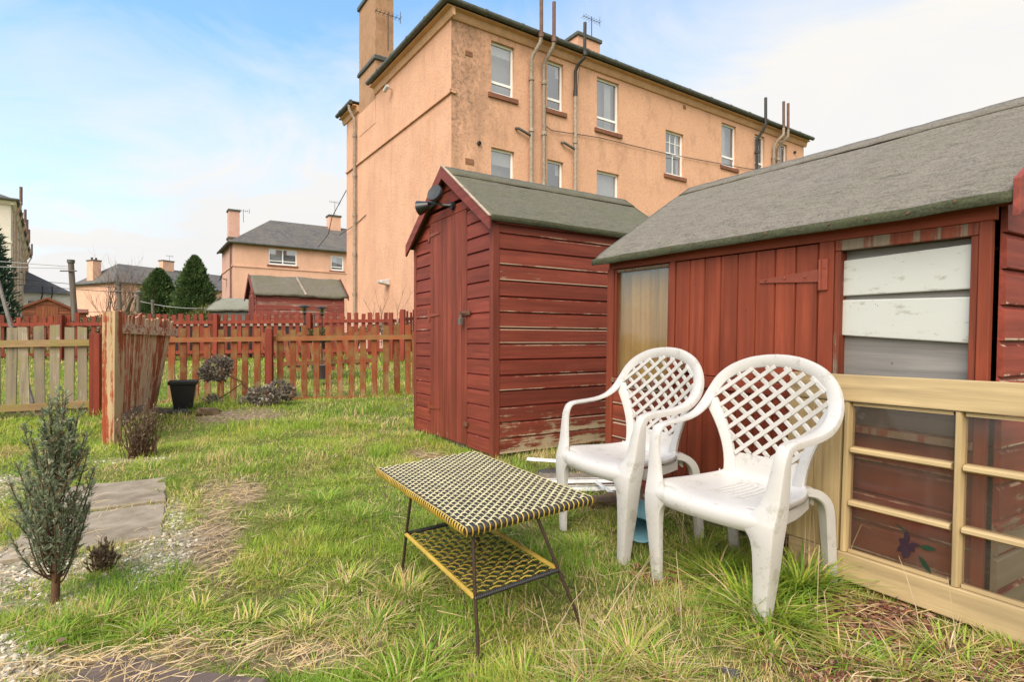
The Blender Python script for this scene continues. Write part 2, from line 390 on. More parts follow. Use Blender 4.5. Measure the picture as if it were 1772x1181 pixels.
M_bucket = plain('pale_blue_plastic', (.20, .42, .50), .4, .4, .15, 6)
M_slab = plain('grey_concrete_slab', (.31, .26, .195), .9, .2, .4, 6, c2=(.16, .125, .085), bmp=.5, bd=.006)
M_slab_red = plain('brown_stone_slab', (.175, .125, .105), .9, .2, .35, 5, c2=(.09, .07, .06), bmp=.4, bd=.006)
M_stone = plain('rough_sandstone', (.24, .17, .10), .9, .2, .4, 7, c2=(.12, .085, .055), bmp=.6, bd=.01)
M_dark_stone = plain('dark_stone', (.07, .065, .06), .8, .3, .3, 7)
M_alu = plain('white_trim_strip', (.62, .62, .62), .35, .5, .2, 6, c2=(.35, .34, .33), bmp=0)
M_soil = plain('dark_soil', (.05, .038, .026), .95, .1, .5, 9, bmp=.5, bd=.01)

def leafmat(name, stops, trans=.25, rough=.6):
    m, nt, p = newmat(name, rough, .25); o = nt.nodes['Material Output']
    c = ramp(nt, attr(nt, 'tint'), stops)
    nt.links.new(c, p.inputs['Base Color'])
    t = nt.nodes.new('ShaderNodeBsdfTranslucent'); nt.links.new(c, t.inputs[0])
    x = nt.nodes.new('ShaderNodeMixShader'); x.inputs[0].default_value = trans
    nt.links.new(p.outputs[0], x.inputs[1]); nt.links.new(t.outputs[0], x.inputs[2]); nt.links.new(x.outputs[0], o.inputs[0])
    return m
M_grass = leafmat('grass_blade', [(0, (.12, .24, .03)), (.3, (.27, .42, .05)), (.55, (.44, .50, .07)), (.75, (.62, .50, .17)), (.9, (.70, .50, .27)), (1, (.78, .63, .41))], .38)
M_conifer = leafmat('conifer_needles', [(0, (.03, .06, .02)), (.6, (.075, .125, .04)), (1, (.15, .19, .065))], .2)
M_dkconifer = leafmat('blue_dark_needles', [(0, (.02, .05, .03)), (.6, (.05, .095, .06)), (1, (.10, .15, .09))], .15)
M_juniper = leafmat('juniper_scales', [(0, (.11, .15, .085)), (.5, (.22, .27, .165)), (.85, (.37, .40, .27)), (1, (.28, .17, .10))], .3)
M_hedge = leafmat('olive_hedge_leaves', [(0, (.06, .07, .02)), (.6, (.15, .15, .045)), (1, (.28, .26, .08))], .2)
M_dryhead = leafmat('dried_flower_petals', [(0, (.10, .08, .065)), (.6, (.24, .20, .16)), (1, (.40, .35, .28))], .3)
M_heather = leafmat('brown_heather_twigs', [(0, (.09, .06, .04)), (.6, (.20, .14, .09)), (1, (.33, .26, .17))], .2)
M_bark = plain('brown_bark', (.12, .065, .04), .9, .1, .4, 20)
M_twig = plain('bare_twig', (.17, .12, .085), .9, .1, .4, 10, bmp=0)
# ------------------------------------------------------------------ camera, light, sky
cam = bpy.data.cameras.new('camera'); co_ = bpy.data.objects.new('camera', cam); COL.objects.link(co_)
co_.location = (0, 0, .95); co_.rotation_euler = (R(90), 0, 0); cam.sensor_width = 36; cam.lens = 19.706; cam.clip_end = 3000; cam.clip_start = .05
SC.camera = co_
sun_el, sx, sy = R(48), -.40, -.92
sn = bpy.data.lights.new('sun', 'SUN'); sn.energy = 1.15; sn.angle = R(45); sn.color = (1, .91, .79)
so = bpy.data.objects.new('sun', sn); COL.objects.link(so)
hl = math.hypot(sx, sy); dv = Vector((sx / hl * math.cos(sun_el), sy / hl * math.cos(sun_el), math.sin(sun_el)))
so.rotation_euler = dv.to_track_quat('Z', 'Y').to_euler(); so.location = (0, 0, 20)
w = bpy.data.worlds.new('World'); SC.world = w; w.use_nodes = True; nt = w.node_tree; nt.nodes.clear()
wo = nt.nodes.new('ShaderNodeOutputWorld'); bg = nt.nodes.new('ShaderNodeBackground'); nt.links.new(bg.outputs[0], wo.inputs[0])
sky = nt.nodes.new('ShaderNodeTexSky'); sky.sky_type = 'NISHITA'; sky.sun_disc = False
sky.sun_elevation = sun_el; sky.sun_rotation = math.atan2(sx, sy); sky.air_density = 1.0; sky.dust_density = .6; sky.ozone_density = 1.6
bg.inputs[1].default_value = .10
tc = nt.nodes.new('ShaderNodeTexCoord'); sp = nt.nodes.new('ShaderNodeSeparateXYZ'); nt.links.new(tc.outputs['Generated'], sp.inputs[0])
X, Y, Z = sp.outputs
zz = ma(nt, 'ADD', ma(nt, 'MAXIMUM', Z, 0.), .22)
cb = nt.nodes.new('ShaderNodeCombineXYZ'); nt.links.new(ma(nt, 'DIVIDE', X, zz), cb.inputs[0]); nt.links.new(ma(nt, 'DIVIDE', Y, zz), cb.inputs[1])
cb.inputs[2].default_value = 3.1
n1 = noise(nt, cb.outputs[0], .55, 7, .52, .5); n2 = noise(nt, cb.outputs[0], 1.9, 6, .6, .8)
# thinner cloud towards the upper left of the street, thicker to the right and low down
side = ma(nt, 'MULTIPLY', ma(nt, 'MINIMUM', ma(nt, 'ADD', X, .42), .45), .30)
low = ma(nt, 'MULTIPLY', ma(nt, 'SUBTRACT', .36, Z), .85)
cv = ma(nt, 'ADD', ma(nt, 'ADD', ma(nt, 'MULTIPLY', n1, .62), ma(nt, 'MULTIPLY', n2, .38)), ma(nt, 'ADD', side, low))
cv = ma(nt, 'ADD', cv, ma(nt, 'MULTIPLY', ma(nt, 'MAXIMUM', ma(nt, 'MULTIPLY', Y, -1.), -.25), .45)); cv = ma(nt, 'ADD', cv, .135)  # extra cloud added out of view behind the viewer, so the fill stays warm
cf = ramp(nt, cv, [(.40, 0.), (.66, 1.)])
CLOUD = 2.45
cc = mix(nt, ramp(nt, n2, [(.35, 0.), (.65, 1.)]), (CLOUD * .97, CLOUD * .97, CLOUD * .97), (CLOUD * 1.03, CLOUD * 1.0, CLOUD * .95))
grey = ramp(nt, ma(nt, 'ADD', ma(nt, 'MULTIPLY', n1, .5), ma(nt, 'MULTIPLY', ma(nt, 'SUBTRACT', .25, Z), .9)), [(.28, 0.), (.52, .45)])
cc = mix(nt, grey, cc, (CLOUD * .84, CLOUD * .85, CLOUD * .89))
blue = mix(nt, 1., sky.outputs[0], (.64, .85, .89), 'MULTIPLY')
# added fill: unseen cloud behind the viewer brightened and warmed around the veiled sun
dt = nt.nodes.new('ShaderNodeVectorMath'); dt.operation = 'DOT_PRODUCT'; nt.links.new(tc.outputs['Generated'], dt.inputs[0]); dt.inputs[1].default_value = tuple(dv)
fill_glow = ma(nt, 'MULTIPLY_ADD', ma(nt, 'POWER', ma(nt, 'MAXIMUM', dt.outputs['Value'], 0.), 1.6), 1.5, 1.)
cc = mix(nt, ma(nt, 'MULTIPLY', ma(nt, 'SUBTRACT', fill_glow, 1.), .66), mix(nt, 1., cc, fill_glow, 'MULTIPLY'), mix(nt, 1., mix(nt, 1., cc, fill_glow, 'MULTIPLY'), (1., .94, .83), 'MULTIPLY'))
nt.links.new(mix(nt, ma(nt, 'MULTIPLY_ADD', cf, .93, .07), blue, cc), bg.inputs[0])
SC.view_settings.view_transform = 'Standard'; SC.view_settings.look = 'None'; SC.view_settings.exposure = 1.96; SC.view_settings.gamma = 1
SC.cycles.max_bounces = 8; SC.cycles.transparent_max_bounces = 16; SC.cycles.use_denoising = True
SC.cycles.caustics_reflective = False; SC.cycles.caustics_refractive = False

# ------------------------------------------------------------------ ground
EA = Vector((.864, .503)); EB = Vector((.503, -.864))       # away from / along the sheds' fronts
def in_poly(x, y, P):
    ins = np.zeros(x.shape, bool); n = len(P)
    for i in range(n):
        x0, y0 = P[i]; x1, y1 = P[(i + 1) % n]
        c = ((y0 > y) != (y1 > y)) & (x < (x1 - x0) * (y - y0) / ((y1 - y0) if y1 != y0 else 1e-9) + x0)
        ins ^= c
    return ins
def blob(x, y, cx, cy, rx, ry, ang=0, soft=.35, seed=3):
    c, s = math.cos(ang), math.sin(ang); dx = x - cx; dy = y - cy
    d = np.sqrt(((dx * c + dy * s) / rx) ** 2 + ((-dx * s + dy * c) / ry) ** 2)
    d = d + (vnoise(x, y, 3.2, seed) - .5) * .5 + (vnoise(x, y, 9, seed + 1) - .5) * .4
    return np.clip((1 - d) / soft, 0, 1)
A30 = R(-59.8)
def zones(x, y):
    gr = np.maximum.reduce([blob(x, y, -2.35, 2.05, .85, .62, 0, .3, 3), blob(x, y, -1.62, 1.55, .32, .30, 0, .3, 5), .8 * blob(x, y, -1.52, 2.42, .16, .40, R(25), .5, 7), .8 * blob(x, y, -1.78, 2.95, .07, .40, R(30), .4, 9), .6 * blob(x, y, -2.75, 4.15, .40, .14, 0, .6, 9), .7 * blob(x, y, -3.3, 3.3, .6, .5, 0, .5, 9)])
    ch = np.maximum.reduce([blob(x, y, 1.18, 1.62, .62, .20, R(-58), .4, 11), blob(x, y, 1.02, 1.86, .30, .16, R(-58), .4, 12), blob(x, y, .62, 2.12, .28, .12, R(-40), .5, 13), blob(x, y, 1.0, 1.36, .34, .26, R(-20), .6, 14)])
    st = np.maximum.reduce([blob(x, y, -.62, 1.66, .24, .12, 0, .5, 15), blob(x, y, -1.05, 1.66, .48, .16, R(10), .5, 16), .55 * blob(x, y, -1.0, 1.38, .4, .3, 0, .6, 24), blob(x, y, -1.45, 2.7, .14, .95, R(28), .6, 17), blob(x, y, -.55, 4.0, .45, .12, R(-57), .6, 18), blob(x, y, .3, 3.3, .5, .3, R(30), .6, 19), blob(x, y, .30, 1.55, .26, .16, 0, .6, 20), blob(x, y, -2.9, 5.9, .55, .45, 0, .6, 21), blob(x, y, -1.6, 3.35, .16, .4, R(25), .5, 22)])
    return gr, ch, st
def build_ground():
    xs = np.concatenate([-np.geomspace(900, 9, 26), np.arange(-8.4, 5.2, .075), np.geomspace(5.6, 900, 26)])
    ys = np.concatenate([-np.geomspace(500, 2, 14), np.arange(-1.5, .9, .5), np.arange(1.0, 8.6, .06), np.geomspace(8.75, 30, 40), np.geomspace(32, 1500, 24)])
    GX, GY = np.meshgrid(xs, ys); Z = gz(GX, GY)
    ny, nx = GX.shape
    co3 = np.stack([GX, GY, Z], -1).reshape(-1, 3)
    idx = np.arange(ny * nx).reshape(ny, nx)
    f = np.stack([idx[:-1, :-1], idx[:-1, 1:], idx[1:, 1:], idx[1:, :-1]], -1).reshape(-1, 4)
    me = bpy.data.meshes.new('ground'); me.from_pydata(co3.tolist(), [], f.tolist())
    g, c, s = zones(GX.ravel(), GY.ravel())
    for nm, v in (('gravel', g), ('chips', c), ('straw', s)):
        a = me.attributes.new(nm, 'FLOAT', 'POINT'); a.data.foreach_set('value', v.astype(np.float32))
    me.shade_smooth(); o = bpy.data.objects.new('ground', me); COL.objects.link(o); tag(o, kind='structure')
    m, nt, p = newmat('lawn_soil', .95, .1); iso = co(nt)
    a = noise(nt, iso, 2.2, 6, .65); b = noise(nt, iso, 30, 6, .75); d = noise(nt, iso, 9, 5, .7)
    grass = mix(nt, ramp(nt, a, [(.35, 0.), (.65, 1.)]), (.15, .20, .04), (.27, .26, .07))
    grass = mix(nt, ramp(nt, b, [(.38, 0.), (.62, 1.)]), tuple((.07, .075, .025)), grass)
    grass = mix(nt, ramp(nt, d, [(.52, 0.), (.66, .75)]), grass, (.19, .145, .075))
    stw = mix(nt, ramp(nt, b, [(.40, 0.), (.60, 1.)]), (.13, .09, .055), (.42, .31, .20))
    chp = mix(nt, ramp(nt, b, [(.4, 0.), (.6, 1.)]), (.05, .028, .018), (.22, .08, .045))
    grv = mix(nt, ramp(nt, b, [(.4, 0.), (.6, 1.)]), (.20, .165, .11), (.55, .48, .37))
    c1 = mix(nt, attr(nt, 'straw'), grass, stw); c1 = mix(nt, attr(nt, 'chips'), c1, chp); c1 = mix(nt, attr(nt, 'gravel'), c1, grv)
    nt.links.new(c1, p.inputs[0]); bump(nt, p, b, .8, .03); me.materials.append(m)
build_ground()

# ------------------------------------------------------------------ blades
def blade_mesh(name, pos, H, W, ldir, lean, tint, mat, segs=3, label=None, cat=None, kind='stuff', group=None, parent=None, droop=0.):
    n = len(pos); hs = np.linspace(0, 1, segs + 1)
    P = np.zeros((n, segs * 2 + 1, 3), np.float32)
    wd = rng.uniform(0, 2 * np.pi, n); wx, wy = np.cos(wd), np.sin(wd)
    # width roughly across the lean direction
    k = rng.uniform(0, 1, n) < .7
    wx = np.where(k, -ldir[:, 1], wx); wy = np.where(k, ldir[:, 0], wy)
    for i, h in enumerate(hs):
        off = lean * h ** 1.8; up = H * (h - droop * h ** 3) * np.sqrt(np.clip(1 - .35 * (lean / (H + 1e-6)) ** 2 * 0, .1, 1))
        cx = pos[:, 0] + ldir[:, 0] * off; cy = pos[:, 1] + ldir[:, 1] * off; cz = pos[:, 2] + up - .01
        ww = W * (1 - h * .75) * .5
        if i < segs:
            P[:, 2 * i] = np.stack([cx - wx * ww, cy - wy * ww, cz], -1); P[:, 2 * i + 1] = np.stack([cx + wx * ww, cy + wy * ww, cz], -1)
        else: P[:, 2 * i] = np.stack([cx, cy, cz], -1)
    nv = segs * 2 + 1; base = (np.arange(n) * nv)[:, None]
    quads = np.concatenate([base + np.array([[2 * i, 2 * i + 1, 2 * i + 3, 2 * i + 2]]) for i in range(segs - 1)], 1).reshape(-1, 4) if segs > 1 else np.zeros((0, 4), int)
    tris = (base + np.array([[2 * segs - 2, 2 * segs - 1, 2 * segs]])).reshape(-1, 3)
    return raw_mesh(name, P.reshape(-1, 3), quads, tris, np.repeat(tint, nv), mat, label, cat, kind, group, parent)
def raw_mesh(name, V, quads, tris, tint, mat, label=None, cat=None, kind=None, group=None, parent=None, smooth=False):
    me = bpy.data.meshes.new(name); nv = len(V); nq, ntri = len(quads), len(tris)
    me.vertices.add(nv); me.vertices.foreach_set('co', np.ascontiguousarray(V, np.float32).ravel())
    loops = np.concatenate([np.asarray(quads).ravel(), np.asarray(tris).ravel()]).astype(np.int32)
    me.loops.add(len(loops)); me.loops.foreach_set('vertex_index', loops)
    me.polygons.add(nq + ntri)
    st = np.concatenate([np.arange(nq) * 4, nq * 4 + np.arange(ntri) * 3]).astype(np.int32)
    me.polygons.foreach_set('loop_start', st)
    me.polygons.foreach_set('use_smooth', np.full(nq + ntri, smooth))
    me.update(calc_edges=True)
    a = me.attributes.new('tint', 'FLOAT', 'POINT'); a.data.foreach_set('value', np.asarray(tint, np.float32))
    me.materials.append(mat)
    o = bpy.data.objects.new(name, me); COL.objects.link(o)
    if parent is not None: o.parent = parent
    return tag(o, label, cat, group, kind)

SHED1 = dict(x=-.126, y=3.94, a=R(32.5), w=1.38, l=1.85, z=.15)
PLAY = dict(x=.5725, y=3.325, a=math.atan2(-.864, .503), w=1.86, d=1.46, z=.10)
def rect_world(x, y, ax, ay, bx, by, m=0):   # corner + two edge vectors
    return [(x - m * (ax + bx), y - m * (ay + by)), (x + ax * (1 + m) - m * bx, y + ay * (1 + m) - m * by), (x + ax * (1 + m) + bx * (1 + m), y + ay * (1 + m) + by * (1 + m)), (x + bx * (1 + m) - m * ax, y + by * (1 + m) - m * ay)]
s1c, s1s = math.cos(SHED1['a']), math.sin(SHED1['a'])
FOOT1 = rect_world(SHED1['x'], SHED1['y'], s1c * SHED1['l'], s1s * SHED1['l'], -s1s * SHED1['w'], s1c * SHED1['w'])
FOOT2 = rect_world(PLAY['x'], PLAY['y'], .503 * PLAY['w'], -.864 * PLAY['w'], .864 * PLAY['d'], .503 * PLAY['d'])
SLABS = [((-2.50, 3.66), .62, .56), ((-2.13, 3.05), .62, .60), ((-1.86, 2.50), .60, .0)]
def slab_poly(c, lx, ly, ang=A30): 
    ca, sa = math.cos(ang), math.sin(ang)
    return [(c[0] + ca * u - sa * v, c[1] + sa * u + ca * v) for u, v in ((-lx / 2, -ly / 2), (lx / 2, -ly / 2), (lx / 2, ly / 2), (-lx / 2, ly / 2))]
slab_list = [((-2.35, 3.27), .62, .57), ((-2.035, 2.73), .61, .58)]
slab_red = ((-.98, 1.37), .54, .44)

def scatter(n, y0, y1, slope=1.02, xmax=9, p=1.0):
    y = y0 + (y1 - y0) * rng.uniform(0, 1, n) ** p; x = rng.uniform(-1, 1, n) * np.minimum(y * slope, xmax)
    return x, y
def keepmask(x, y):
    k = ~(in_poly(x, y, FOOT1) | in_poly(x, y, FOOT2))
    for c, lx, ly in slab_list: k &= ~in_poly(x, y, slab_poly(c, lx * .97, ly * .97))
    k &= ~in_poly(x, y, slab_poly(slab_red[0], slab_red[1] * .95, slab_red[2] * .95, R(-10)))
    return k
def grass_layer(n, y0, y1, hm, wm, segs=3, xmax=9, slope=1.0, p=1.0):
    x, y = scatter(n, y0, y1, slope, xmax, p); k = keepmask(x, y); x, y = x[k], y[k]
    g, c, s = zones(x, y)
    dens = np.clip(1 - .93 * g - .93 * c - .80 * s, 0.0, 1) * (.35 + .65 * np.clip(vnoise(x, y, 5.5, 31) * 1.7, 0, 1))
    right = (x > .15) & (y < 2.6); dens = np.where(right, dens * .75, dens)
    k = rng.uniform(0, 1, len(x)) < dens; x, y, g, s = x[k], y[k], g[k], s[k]
    n = len(x); lush = vnoise(x, y, 2.3, 33) * .6 + vnoise(x, y, 6, 34) * .4
    dry = vnoise(x, y, 1.5, 35) * .45 + vnoise(x, y, 5, 36) * .55
    H = hm * (.35 + 1.1 * lush) * rng.uniform(.5, 1.25, n)
    H = np.where(vnoise(x, y, 3.1, 37) > .70, H * 1.5, H) * (1 - .5 * s)
    fl = vnoise(x, y, 2.6, 38) * 14 + rng.normal(0, 1.5, n)
    ld = np.stack([np.cos(fl), np.sin(fl)], -1); lean = H * rng.uniform(.15, 1.3, n)
    H = H * np.clip(1.25 - .5 * lean / H, .35, 1)
    u = rng.uniform(0, 1, n)
    fs = np.where(u < np.clip((dry - .43) * 1.8, .05, .65), rng.uniform(.68, 1.0, n), rng.uniform(.0, .62, n) * .6 + .42 * vnoise(x, y, 2.7, 39))
    W = wm * rng.uniform(.6, 1.5, n)
    return np.stack([x, y, gz(x, y)], -1), H, W, ld, lean, np.clip(fs, 0, 1)
DENS = 1.0
L1 = [grass_layer(int(200000 * DENS), 1.35, 3.0, .038, .0033), grass_layer(int(150000 * DENS), 3.0, 5.2, .046, .0045), grass_layer(int(90000 * DENS), 5.2, 8.6, .060, .0075), grass_layer(int(75000 * DENS), 8.6, 15.5, .075, .015, xmax=13)]
blade_mesh('grass', *[np.concatenate([l[i] for l in L1]) for i in range(6)], M_grass, label='short patchy green and straw coloured lawn grass', cat='grass')

# longer wide-bladed clumps that fall open around their centre
def clump(cx, cy, n, r, h, wdt, dryf, seed, flat=1.0):
    q = rng.uniform(0, 2 * np.pi, n); rr = r * rng.uniform(0, 1, n) ** .7
    x = cx + np.cos(q) * rr * .5; y = cy + np.sin(q) * rr * .5
    a = q + rng.normal(0, .5, n); ld = np.stack([np.cos(a), np.sin(a)], -1)
    H = h * rng.uniform(.5, 1.15, n); lean = H * rng.uniform(.3, 1.5, n) * flat
    H = H * np.clip(1.1 - .35 * lean / H, .25, 1)
    t = np.where(rng.uniform(0, 1, n) < dryf, rng.uniform(.72, 1, n), rng.uniform(.05, .55, n))
    return np.stack([x, y, gz(x, y)], -1), H, wdt * rng.uniform(.6, 1.4, n), ld, lean, t
cl = []
def px_ground(u, v, z=.04): Yd = (.95 - z) * 970 / (v - 590.5); return ((u - 886) / 970 * Yd, Yd)
for (u, v, n, r, h, wdt, dr) in [(1300, 1060, 300, .17, .27, .0105, .15), (1385, 1030, 300, .14, .27, .010, .1), (1240, 1010, 200, .12, .24, .009, .15), (1350, 1085, 220, .16, .24, .010, .25), (1330, 1120, 160, .14, .12, .009, .75), (1215, 960, 110, .12, .17, .006, .2), (1270, 930, 80, .12, .2, .006, .2),
    (1090, 1130, 300, .16, .21, .005, .62), (1020, 1160, 200, .18, .19, .005, .6), (1150, 1160, 180, .14, .15, .005, .6), (740, 1120, 150, .15, .13, .0065, .25), (690, 1160, 150, .18, .15, .007, .25), (900, 1160, 130, .15, .13, .006, .35), (970, 1190, 140, .15, .12, .007, .4),
    (600, 1000, 220, .19, .15, .0065, .5), (520, 1070, 170, .15, .12, .007, .55), (700, 1010, 240, .20, .17, .0065, .6), (560, 1040, 160, .18, .12, .006, .6), (650, 1060, 190, .18, .13, .006, .6), (430, 1060, 120, .12, .11, .007, .35), (380, 1090, 110, .12, .10, .007, .3), (480, 990, 120, .2, .1, .006, .4), (250, 1080, 120, .11, .12, .008, .2), (180, 1060, 120, .13, .13, .008, .15), (100, 1090, 90, .12, .10, .008, .15),
    (960, 900, 200, .2, .17, .006, .15), (930, 960, 140, .15, .12, .006, .4), (1000, 950, 140, .15, .12, .006, .35), (1010, 880, 160, .13, .18, .006, .15), (1050, 880, 90, .13, .18, .006, .15), (560, 850, 260, .22, .13, .006, .1), (600, 820, 200, .22, .11, .006, .1), (620, 900, 220, .25, .12, .006, .1), (300, 830, 60, .2, .1, .006, .5), (500, 900, 160, .25, .11, .006, .55), (260, 800, 160, .22, .13, .007, .25), (1160, 990, 90, .1, .08, .005, .4), (1470, 1150, 110, .14, .16, .006, .4), (1560, 1170, 120, .14, .17, .007, .55), (1640, 1150, 150, .16, .14, .006, .6), (1760, 1150, 130, .14, .15, .007, .3), (1690, 1190, 130, .16, .14, .006, .4), (880, 1060, 130, .15, .12, .005, .3), (860, 1000, 130, .2, .12, .005, .35), (700, 940, 160, .2, .14, .006, .2), (60, 1000, 70, .15, .09, .007, .15), (20, 1060, 60, .12, .08, .007, .1), (200, 740, 200, .3, .16, .006, .1), (100, 740, 160, .35, .17, .006, .1), (40, 760, 160, .35, .16, .006, .1), (420, 700, 160, .4, .17, .007, .3), (470, 760, 220, .5, .13, .006, .25), (330, 790, 160, .3, .13, .006, .3), (660, 720, 200, .6, .12, .006, .15), (560, 730, 200, .6, .12, .006, .15)]:
    cx, cy = px_ground(u, v, .05 if v > 850 else .12); cl.append(clump(cx, cy, int(n), r, h * .70, wdt * .85, dr * .8, 0, 1.25))
# strays: small random clumps over the whole lawn
for k in range(420):
    y = 1.5 + 6.2 * random.random(); x = random.uniform(-1, .2) * y * .95
    if not keepmask(np.array([x]), np.array([y]))[0]: continue
    g, c, s = zones(np.array([x]), np.array([y]))
    if g[0] > .4 or c[0] > .4: continue
    cl.append(clump(x, y, random.randint(25, 60), ru(.08, .2), ru(.04, .085), ru(.0035, .006), ru(.0, .55), 0, 1.4))
o = blade_mesh('grass_tussocks', *[np.concatenate([l[i] for l in cl]) for i in range(6)], M_grass, segs=4, label='longer arching grass tussocks with straw coloured dead blades', cat='long grass', droop=.25)

# dead stalks and fallen straw
def straw():
    n = 26000; x, y = scatter(n, 1.36, 5.0, .98, p=1.3); g, c, s = zones(x, y)
    w_ = .035 + .9 * s + .3 * c + .25 * g; k = (rng.uniform(0, 1, n) < w_) & ~(in_poly(x, y, FOOT1) | in_poly(x, y, FOOT2)); x, y = x[k], y[k]; n = len(x)
    a = rng.uniform(0, 2 * np.pi, n); L = rng.uniform(.03, .14, n) ; z = gz(x, y) + rng.uniform(.004, .02, n)
    for c_, lx_, ly_, a_ in [(*q_, A30) for q_ in slab_list] + [(*slab_red, R(-10))]: z = np.where(in_poly(x, y, slab_poly(c_, lx_, ly_, a_)), z + .022, z)
    dx, dy = np.cos(a) * L, np.sin(a) * L; wx, wy = -np.sin(a) * .0013, np.cos(a) * .0013; dz = rng.uniform(-.004, .018, n); bd = rng.normal(0, .012, n)
    P = np.stack([np.stack([x - wx, y - wy, z], -1), np.stack([x + wx, y + wy, z + .001], -1), np.stack([x + dx * .5 + wx - np.sin(a) * bd, y + dy * .5 + wy + np.cos(a) * bd, z + dz * .7 + .001], -1), np.stack([x + dx * .5 - wx - np.sin(a) * bd, y + dy * .5 - wy + np.cos(a) * bd, z + dz * .7], -1),
                  np.stack([x + dx, y + dy, z + dz], -1)], 1).reshape(-1, 3)
    b = (np.arange(n) * 5)[:, None]
    raw_mesh('fallen_straw', P, (b + np.array([[0, 1, 2, 3]])), (b + np.array([[3, 2, 4]])), np.repeat(rng.uniform(.8, 1, n), 5), M_grass, 'pale dead grass stems lying over bare patches and slabs', 'dead grass', 'stuff')
straw()
stalks = []
for (u, v, n, sp_) in [(1010, 1130, 16, .16), (1100, 1090, 16, .18), (1390, 1010, 16, .10), (1360, 980, 10, .10), (1200, 950, 10, .08), (1650, 1140, 9, .2), (900, 1040, 7, .12), (1480, 1100, 5, .16), (960, 1120, 10, .2), (1740, 1120, 4, .15)]:
    cx, cy = px_ground(u, v, .06)
    for i in range(int(n * .65)): stalks.append((cx + random.gauss(0, sp_ * .5), cy + random.gauss(0, sp_ * .4)))
mb = MB()
for (x, y) in stalks:
    if in_poly(np.array([x]), np.array([y]), FOOT2)[0]: continue
    z = g1(x, y); h = ru(.06, .30); a = ru(0, 6.3); le = ru(.05, .6) * h; k1 = random.gauss(0, .15)
    pts = [(x + math.cos(a + k1 * q) * le * q ** 1.6, y + math.sin(a + k1 * q) * le * q ** 1.6, z + h * q) for q in (0, .35, .7, 1)]
    if random.random() < .35: pts.append((pts[-1][0] + random.gauss(0, .05), pts[-1][1] + random.gauss(0, .05), pts[-1][2] - ru(0, .04)))
    mb.tube(pts, [.0013] * (len(pts) - 1) + [.0006], 4, rnd=ru(0, 1))
M_stalk = plain('dead_stalk', (.50, .38, .24), .8, .1, .3, 4, bmp=0)
tag(mb.build('dead_stalks', M_stalk), 'thin dry upright stalks among the long grass by the chairs', 'dead stalks', kind='stuff')

# ------------------------------------------------------------------ white gravel, red chippings
ICO = None
def stones(name, x, y, size, flat, mat, tint, label, cat, lift=.4, tall=0):
    t = (1 + 5 ** .5) / 2
    iv = np.array([(-1, t, 0), (1, t, 0), (-1, -t, 0), (1, -t, 0), (0, -1, t), (0, 1, t), (0, -1, -t), (0, 1, -t), (t, 0, -1), (t, 0, 1), (-t, 0, -1), (-t, 0, 1)]) / math.hypot(1, t)
    fi = np.array([(0, 11, 5), (0, 5, 1), (0, 1, 7), (0, 7, 10), (0, 10, 11), (1, 5, 9), (5, 11, 4), (11, 10, 2), (10, 7, 6), (7, 1, 8), (3, 9, 4), (3, 4, 2), (3, 2, 6), (3, 6, 8), (3, 8, 9), (4, 9, 5), (2, 4, 11), (6, 2, 10), (8, 6, 7), (9, 8, 1)])
    n = len(x); V = iv[None] * rng.uniform(.72, 1.2, (n, 12, 1)); sc = np.stack([size * rng.uniform(.8, 1.4, n), size * rng.uniform(.6, 1., n), size * flat * rng.uniform(.6, 1.2, n)], -1)
    V = V * sc[:, None]; a = rng.uniform(0, 6.28, n); ca, sa = np.cos(a)[:, None], np.sin(a)[:, None]
    tl = rng.normal(0, .3, n)[:, None]
    V = np.stack([V[..., 0] * ca - V[..., 1] * sa, V[..., 0] * sa + V[..., 1] * ca, V[..., 2] + V[..., 0] * tl], -1)
    z = gz(x, y) + size * flat * lift + (rng.uniform(0, tall, n) if tall else 0); V += np.stack([x, y, z], -1)[:, None]
    T = ((np.arange(n) * 12)[:, None, None] + fi[None]).reshape(-1, 3)
    return raw_mesh(name, V.reshape(-1, 3), np.zeros((0, 4), int), T, np.repeat(tint, 12), mat, label, cat, 'stuff', smooth=False)
def tintmat(name, stops, rough=.8):
    m, nt, p = newmat(name, rough, .25); c = ramp(nt, attr(nt, 'tint'), stops)
    c = mix(nt, ma(nt, 'MULTIPLY', noise(nt, co(nt), 60, 4, .7), .6), c, mix(nt, 1., c, (.5, .45, .4), 'MULTIPLY')); nt.links.new(c, p.inputs[0]); return m
M_gravel = tintmat('white_gravel', [(0, (.28, .23, .16)), (.35, (.52, .46, .36)), (1, (.76, .70, .59))])
M_chip = tintmat('red_chipping', [(0, (.07, .04, .03)), (.35, (.20, .075, .045)), (.8, (.30, .125, .08)), (1, (.36, .24, .18))])
x, y = scatter(60000, 1.35, 4.6, 1.0); g, c, s = zones(x, y); k = (rng.uniform(0, 1, len(x)) < g * 1.0 * np.clip(.25 + vnoise(x, y, 4, 61), .2, 1)) & keepmask(x, y) & (x < 0)
x, y = x[k], y[k]; stones('white_gravel', x, y, rng.uniform(.004, .0105, len(x)), .6, M_gravel, rng.uniform(0, 1, len(x)), 'white pebbles thinly covering the bed on the left', 'gravel')
x, y = scatter(70000, 1.25, 2.6, 1.0); g, c, s = zones(x, y); k = (rng.uniform(0, 1, len(x)) < c * .9 + .004 * (x > .2)) & keepmask(x, y)
x, y = x[k], y[k]; stones('red_chippings', x, y, rng.uniform(.004, .012, len(x)), .35, M_chip, rng.uniform(0, 1, len(x)), 'red stone chippings in front of the leaning door', 'chippings', tall=.008)

